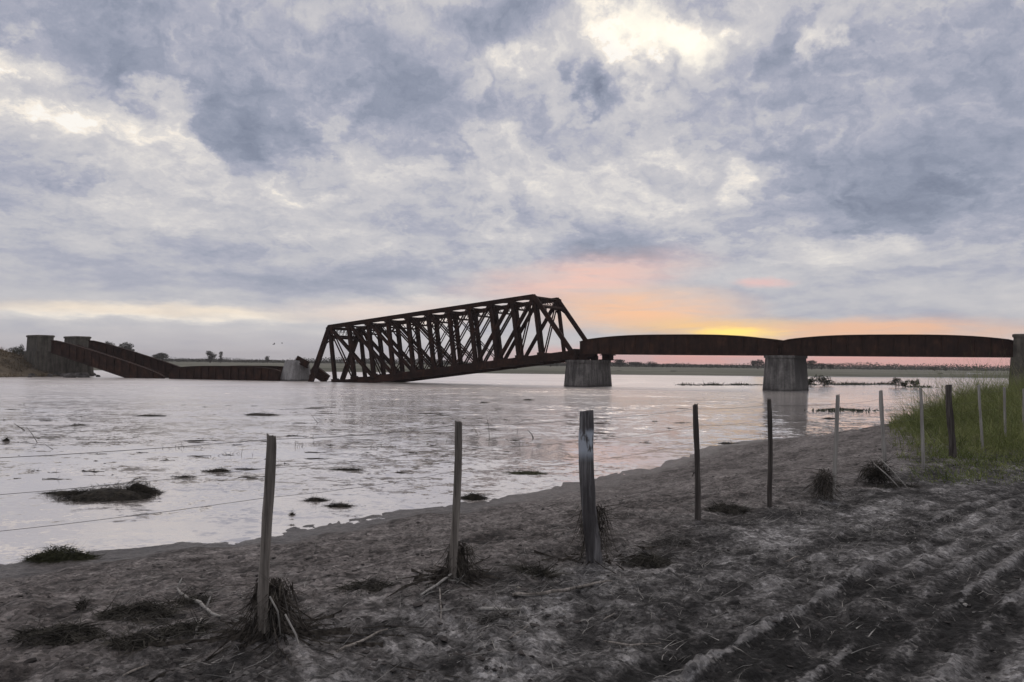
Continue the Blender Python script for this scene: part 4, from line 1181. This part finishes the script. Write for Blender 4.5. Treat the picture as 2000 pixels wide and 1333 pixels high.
def tree_proto(kind, seed):
    """tree 1 m high and about 1 m across; returns (crown, trunk) meshes, origin at the foot"""
    r = random.Random(seed)
    lobes = []
    if kind == 'round':
        for k in range(9):
            a = r.uniform(0, 6.28); q = r.uniform(.08, .30)
            lobes.append((math.cos(a) * q, math.sin(a) * q, r.uniform(.42, .80), r.uniform(.14, .24), r.uniform(.14, .24), r.uniform(.10, .19)))
        n, sz = 1500, .030
    elif kind == 'tall':
        for k in range(8):
            a = r.uniform(0, 6.28); q = r.uniform(.02, .13)
            lobes.append((math.cos(a) * q, math.sin(a) * q, .25 + .085 * k, r.uniform(.10, .18), r.uniform(.10, .18), r.uniform(.09, .14)))
        n, sz = 1100, .028
    else:
        for k in range(8):
            a = r.uniform(0, 6.28); q = r.uniform(.1, .55)
            lobes.append((math.cos(a) * q, math.sin(a) * q * .7, r.uniform(.30, .68), r.uniform(.18, .30), r.uniform(.18, .30), r.uniform(.16, .28)))
        n, sz = 1300, .036
    V, F = leaf_cloud(lobes, n, sz, .6, seed)
    V[:, 2] = np.maximum(V[:, 2], .02)
    m = MB()
    m.tube([(0, 0, -.06), (.01, 0, .2), (-.01, .01, .45), (.0, .0, .7)], [.032, .025, .018, .008], 7)
    for lb in lobes[:6]:
        z0 = r.uniform(.22, .45)
        m.tube([(0, 0, z0), (lb[0] * .5, lb[1] * .5, (z0 + lb[2]) / 2 + .02), (lb[0], lb[1], lb[2])], [.014, .009, .004], 5)
    return V, F, m
PROTO = {}
def tree(px, py_top, w_px, d, kind, seed, label, group=None, mat=M_TREE, foot=None, name='tree'):
    tp = at_y(px, py_top, d)
    z0 = gz(tp.x, tp.y) if foot is None else foot
    H = (tp.z - z0) * 1.08; Wd = w_px * d / FPX * 1.4
    e = empty(name, (tp.x, tp.y, z0), label, name.replace('_', ' '), group)
    key = (kind, seed % 4)
    if key not in PROTO:
        V, F, m = tree_proto(kind, 40 + seed % 4 + {'round': 0, 'tall': 10, 'bush': 20}[kind])
        c = np_mesh('crown', V, F, mat); t_ = m.build('trunk', M_BARK)
        PROTO[key] = (c.data, t_.data); parts = [c, t_]
    else:
        parts = [bpy.data.objects.new(nm, me) for nm, me in zip(('crown', 'trunk'), PROTO[key])]
        for o in parts: COL.objects.link(o)
    for o in parts:
        o.parent = e
    e.scale = (Wd * (.62 if kind == 'bush' else (1.6 if kind == 'tall' else 1.0)), Wd * (.62 if kind == 'bush' else 1.0), H)
    e.rotation_euler = (0, 0, seed * 1.7)
    return e
FAR = 'trees along the far horizon'
for k, a in enumerate([
    (213, 669, 24, 270, 'round', 'smaller round tree showing just above the sloping fallen girder'),
    (246, 666, 36, 280, 'round', 'largest dark tree behind the sloping fallen girder'),
    (318, 688, 30, 330, 'round', 'dark round tree standing over the end of the sloping girder'),
    (302, 692, 20, 340, 'bush', 'low tree joined to the left of the round one past the sloping girder'),
    (411, 686, 22, 350, 'tall', 'taller dark tree of the pair behind the half sunk girder'),
    (431, 687, 13, 350, 'tall', 'slim dark tree of the pair behind the half sunk girder'),
    (523, 696, 12, 380, 'tall', 'tiny pointed tree left of the pale broken pier'),
    (1075, 699, 46, 360, 'bush', 'grey tree clump under the raised end of the truss'),
    (1211, 703, 30, 380, 'round', 'rounded tree right of the pier under the truss end'),
    (1242, 706, 24, 400, 'round', 'second tree to the right of the pier under the truss end'),
    (1274, 706, 30, 400, 'bush', 'broad low tree third to the right of the pier under the truss end'),
    (1480, 702, 26, 360, 'round', 'dark tree touching the left side of the two tone pier'),
    (1585, 705, 26, 360, 'round', 'dark tree touching the right side of the two tone pier'),
    (1604, 710, 14, 370, 'tall', 'thin tree just right of the one touching the two tone pier'),
    (1622, 712, 20, 380, 'round', 'small tree second past the two tone pier'),
    (1698, 720, 36, 420, 'bush', 'low wide tree on the horizon under the right girder'),
    (1825, 718, 26, 380, 'round', 'tree on the horizon under the right part of the right girder'),
    (1846, 721, 14, 380, 'tall', 'small tree just right of the horizon tree under the right girder'),
    (1889, 721, 30, 400, 'bush', 'low tree behind the white rail fence'),
    (1926, 722, 30, 400, 'bush', 'low tree between the white rail fence and the right abutment')]):
    tree(a[0], a[1], a[2], a[3], a[4], k, a[5], FAR)
# small bushes along the far water edge
for k, (px, py, wp, d, lab) in enumerate(((938, 717, 26, 178, 'dark bush on the far bank below the middle of the truss'), (978, 718, 14, 178, 'small dark bush on the far bank under the truss'), (1004, 717, 14, 178, 'small dark bush on the far bank near the raised truss end'),
                                    (1208, 724, 16, 176, 'small bush on the far bank right of the truss end pier'), (1316, 724, 14, 176, 'small bush on the far bank under the middle of the left level girder'), (1835, 729, 12, 190, 'dark square little bush on the far bank left of the white rail fence'))):
    tree(px, py, wp, d, 'bush', k, lab, 'bushes at the far water edge', M_BUSH, name='bush')
# bushes standing in the flood beyond the right pier
for k, (px, py, wp, d, lab) in enumerate(((1580, 735, 24, 92, 'dark bush in the flood close behind the two tone pier'), (1610, 732, 40, 91, 'largest dark bush in the flood right of the two tone pier'),
                                    (1749, 737, 22, 88, 'left bush of the three in the flood under the right girder'), (1768, 739, 18, 88, 'middle bush of the three in the flood under the right girder'), (1785, 737, 20, 87, 'right bush of the three in the flood under the right girder'))):
    tree(px, py, wp, d, 'bush', k + 1, lab, 'bushes standing in the flood', M_BUSH, foot=WATER - .15, name='bush')
tree(46, 672, 16, 104, 'bush', 2, 'small dark bush on the bank left of the stone abutment', None, M_BUSH, name='bush')
tree(28, 677, 30, 106, 'bush', 3, 'low dark shrub at the far left edge of the bank', None, M_BUSH, name='bush')

# drowned reed lines between the piers
def reed_line(px0, px1, py, n, h, label, thick=1.2):
    a, c = on_z(px0, py, WATER), on_z(px1, py - 1, WATER)
    u = rng.uniform(0, 1, n); cl_ = np.clip(vnoise(u * 9, u * 0 + px0, 7) + .55, .1, 1)
    P0 = np.stack([a.x + (c.x - a.x) * u + rng.normal(0, .3, n), a.y + (c.y - a.y) * u + rng.normal(0, thick, n), np.full(n, WATER - .03)], 1)
    D = unit(np.stack([rng.normal(0, .5, n), rng.normal(0, .4, n), np.full(n, .9)], 1))
    v, f = strands(P0, D, h * cl_ * rng.uniform(.4, 1.2, n), rng.uniform(.05, .12, n), rng.uniform(.1, .6, n), 3, .3)
    o = np_mesh('reed_bed', v, f, M_BUSH); tag(o, label, 'reed bed', 'drowned reed beds in the river'); return o
reed_line(1326, 1345, 753, 160, .55, 'small reed clump farthest left of the two tone pier')
reed_line(1352, 1492, 753, 1300, .50, 'long thin reed bed left of the two tone pier')
reed_line(1580, 1742, 752, 1500, .60, 'long reed bed between the flooded bushes right of the two tone pier')
reed_line(1780, 1812, 757, 340, .60, 'short reed bed at the foot of the rightmost flooded bush')
reed_line(1600, 1705, 803, 420, .22, 'sparse broken reed line beyond the pale leaning post', .5)

# treeline: one far mass along the horizon
n = 70000
azs = rng.uniform(-.75, .75, n); dd = rng.uniform(430, 620, n)
x = np.tan(azs) * dd; y = dd
h = 1.2 + 3.6 * np.clip(fbm(x * .018, y * .004, 4, 91, .6) + .25, 0, 1) + 1.6 * np.clip(vnoise(x * .12, y * .01, 95), 0, 1)
zz = rng.uniform(0, 1, n) ** 1.15 * h
C = np.stack([x, y, zz], 1); s = rng.uniform(.22, .60, n)
u = unit(rng.normal(size=(n, 3))); v_ = unit(np.cross(u, rng.normal(size=(n, 3))))
V = np.stack([C - u * s[:, None], C + v_ * (s * .6)[:, None], C + u * s[:, None], C - v_ * (s * .6)[:, None]], 1).reshape(-1, 3)
o = np_mesh('treeline', V, np.arange(n * 4).reshape(-1, 4), M_TREE)
tag(o, 'low hazy treeline running along the whole far horizon', 'treeline', kind='stuff')

# rough growth and stones on the left bank
n = 9000
x = rng.uniform(-84, -58, n); y = rng.uniform(86, 101, n)
sd = shore_sd(x, y); ok = (sd > .2) & (fbm(x * .5, y * .5, 3, 12) > -.22)
x, y = x[ok], y[ok]; n = len(x)
D = unit(np.stack([rng.normal(0, .5, n), rng.normal(0, .4, n), np.full(n, .8)], 1))
v, f = strands(np.stack([x, y, ground_z(x, y, False) - .05], 1), D, rng.uniform(.2, .8, n), rng.uniform(.05, .13, n), rng.uniform(.1, .8, n), 3, .3)
o = np_mesh('dry_scrub', v, f, M_SCRUB); tag(o, 'brown dry scrub covering the left bank by the abutment', 'scrub', kind='stuff')
G_R = 'stones along the left bank waterline'
ico = bmesh.new(); bmesh.ops.create_icosphere(ico, subdivisions=2, radius=1)
for v0 in ico.verts:
    v0.co *= 1 + .30 * mnoise.noise(v0.co * 1.3 + Vector((3, 1, 7)))
rock_me = bpy.data.meshes.new('bank_stone'); ico.to_mesh(rock_me); ico.free(); rock_me.materials.append(M_ROCK)
for k in range(26):
    px = rnd.uniform(56, 192) if k > 5 else rnd.uniform(150, 192); py = 737.5 - (px - 50) * .004 + rnd.uniform(-3, 1)
    g = on_z(px, py, WATER)
    o = bpy.data.objects.new('bank_stone', rock_me); COL.objects.link(o)
    s = rnd.uniform(.22, .62); o.location = (g.x, g.y, WATER + .05); o.scale = (s * 1.2, s, s * .8); o.rotation_euler = (rnd.uniform(-.4, .4), rnd.uniform(-.4, .4), rnd.uniform(0, 6))
    tag(o, 'rough grey stone at the waterline below the left stone abutment', 'stone', G_R)

# green grass on the right bank
GPOLY = [(5.75, 10.8), (6.6, 10.3), (7.6, 10.5), (9.6, 11.6), (13, 13.0), (26, 20), (34, 32), (34, 42), (25, 37.5), (15.8, 28.0), (12.3, 24), (9.95, 19.6), (8.25, 16.2), (6.95, 13.4)]
GP = np.array(GPOLY)
def in_poly(x, y, poly):
    ins = np.zeros(len(x), bool)
    for (ax, ay), (bx, by) in zip(poly, np.roll(poly, -1, 0)):
        ins ^= ((ay > y) != (by > y)) & (x < (bx - ax) * (y - ay) / ((by - ay) if by != ay else 1e-9) + ax)
    return ins
def poly_dist(x, y, poly):
    d = np.full(len(x), 1e9)
    for (ax, ay), (bx, by) in zip(poly, np.roll(poly, -1, 0)):
        ex, ey = bx - ax, by - ay
        t_ = np.clip(((x - ax) * ex + (y - ay) * ey) / (ex * ex + ey * ey), 0, 1)
        d = np.minimum(d, np.hypot(x - ax - t_ * ex, y - ay - t_ * ey))
    return d
def sward(n, hfun, wid, mat, name, label, dens_seed, thin):
    rr_ = rng.uniform(0, 1, n)
    x = rng.uniform(5, 32, n); y = rng.uniform(10.0, 40, n)
    ok = in_poly(x, y, GP) & (x / y < .80); x, y = x[ok], y[ok]
    e = poly_dist(x, y, GP)
    ok = rng.uniform(0, 1, len(x)) < np.clip(.05 + e * .65 + .9 * fbm(x * 1.1, y * 1.1, 3, dens_seed), 0, 1) * np.clip(17 / np.hypot(x, y), .25, 1) ** thin
    x, y, e = x[ok], y[ok], e[ok]; n = len(x)
    h = hfun(x, y, e) * rng.uniform(.5, 1.25, n)
    lean = fbm(x * .7, y * .7, 2, 19) * 1.2
    D = unit(np.stack([rng.normal(-.10, .34, n) + lean * .5, rng.normal(-.08, .34, n), np.full(n, .9)], 1))
    v, f = strands(np.stack([x, y, ground_z(x, y) - .01], 1), D, h, rng.uniform(*wid, n), rng.uniform(.15, .75, n), 4, .22)
    v[:, 2] = np.maximum(v[:, 2], ground_z(v[:, 0], v[:, 1], False) - .02)
    o = np_mesh(name, v, f, mat); tag(o, label, 'grass', kind='stuff'); return o
def depth_line(x, y):                # how far behind the fence line a blade stands
    return (y - x) * .70
def h_tall(x, y, e):
    t_ = sstep(y - .35 * x, 9.6, 13.2)
    return (.13 + 1.30 * t_ * (0.75 + 1.1 * fbm(x * .6, y * .6, 3, 23))) * np.clip(.35 + e * .6, .3, 1)
sward(300000, h_tall, (.007, .014), M_BLADE, 'tall_grass', 'tall green grass bank behind the far fence posts at the right edge', 71, .6)
sward(190000, lambda x, y, e: .19 + .16 * fbm(x, y, 3, 29) + 0 * x, (.008, .016), M_BLADE_D, 'short_grass', 'short trodden green grass at the foot of the far fence posts', 72, 1.0)

M_DRY = plain('dry_grass', (0.16, 0.14, 0.07), (0.38, 0.34, 0.20), 1.3, .8)
sward(26000, lambda x, y, e: h_tall(x, y, e) * 1.12, (.004, .009), M_DRY, 'dry_grass', 'straw yellow dead stalks standing among the tall green grass', 73, .6)

# white rail fence on the far bank
g0, g1 = on_z(1889, 737, WATER), on_z(1917, 737.5, WATER)
wf = empty('rail_fence', (g0.x, g0.y, WATER), 'small white rail fence on the far bank beneath the right girder', 'fence')
for s in (0, .16, 1.0):
    q = g0.lerp(g1, s); MB().beam(q - Z * .3, q + Z * 1.15, .16, .16, A_DIR).build('fence_post', M_WHITE, wf)
MB().beam(g0 + Z * 1.0, g1 + Z * .95, .12, .16).build('rail', M_WHITE, wf)
MB().beam(g0 + Z * .45, g0.lerp(g1, .6) + Z * .45, .10, .14).build('rail', M_WHITE, wf)

# two birds over the river
def bird(px, py, d, span, bank, label):
    c = at_y(px, py, d)
    m = MB()
    m.tube([c + Vector((-.26, 0, -.03)) * span, c + Vector((-.12, 0, 0)) * span, c + Vector((.05, 0, .02)) * span, c + Vector((.17, 0, .02)) * span, c + Vector((.24, 0, 0)) * span],
           [.012 * span, .055 * span, .07 * span, .04 * span, .008 * span], 8)
    for s in (-1, 1):
        a = c + Vector((.05, 0, .04)) * span
        w1_ = a + Vector((-.02, s * .25, .12 + s * bank)) * span; w2_ = a + Vector((-.10, s * .5, .05 + s * bank * 1.6)) * span
        m.hull([[a + Vector((.09, 0, .01)) * span, a + Vector((-.09, 0, .01)) * span, a + Vector((-.09, 0, -.01)) * span, a + Vector((.09, 0, -.01)) * span],
                [w1_ + Vector((.08, 0, .008)) * span, w1_ + Vector((-.08, 0, .008)) * span, w1_ + Vector((-.08, 0, -.008)) * span, w1_ + Vector((.08, 0, -.008)) * span],
                [w2_ + Vector((.02, 0, .004)) * span, w2_ + Vector((-.03, 0, .004)) * span, w2_ + Vector((-.03, 0, -.004)) * span, w2_ + Vector((.02, 0, -.004)) * span]])
    tag(m.build('bird', M_BIRD), label, 'bird')
bird(535, 673, 70, .55, .10, 'larger dark bird flying above the pale broken pier')
bird(551, 671, 78, .36, -.12, 'tiny dark bird to the right of the larger one in the sky')


# ------------------------------------------------------------------ evening haze over the river plain
hz = bpy.data.materials.new('evening_haze'); hz.use_nodes = True
t = NT(hz.node_tree); t.n.clear()
v = t.new('ShaderNodeVolumePrincipled')
v.inputs['Color'].default_value = (0.93, 0.87, 0.90, 1)
v.inputs['Density'].default_value = 0.0003
v.inputs['Anisotropy'].default_value = 0.1
t.l.new(v.outputs[0], t.new('ShaderNodeOutputMaterial').inputs['Volume'])
hb = MB().hull([[Vector((-1560, -1560, z_)), Vector((1560, -1560, z_)), Vector((1560, 1560, z_)), Vector((-1560, 1560, z_))] for z_ in (-5.0, 16.0)]).build('haze', hz)
tag(hb, 'thin evening haze over the river plain', 'haze', kind='stuff')
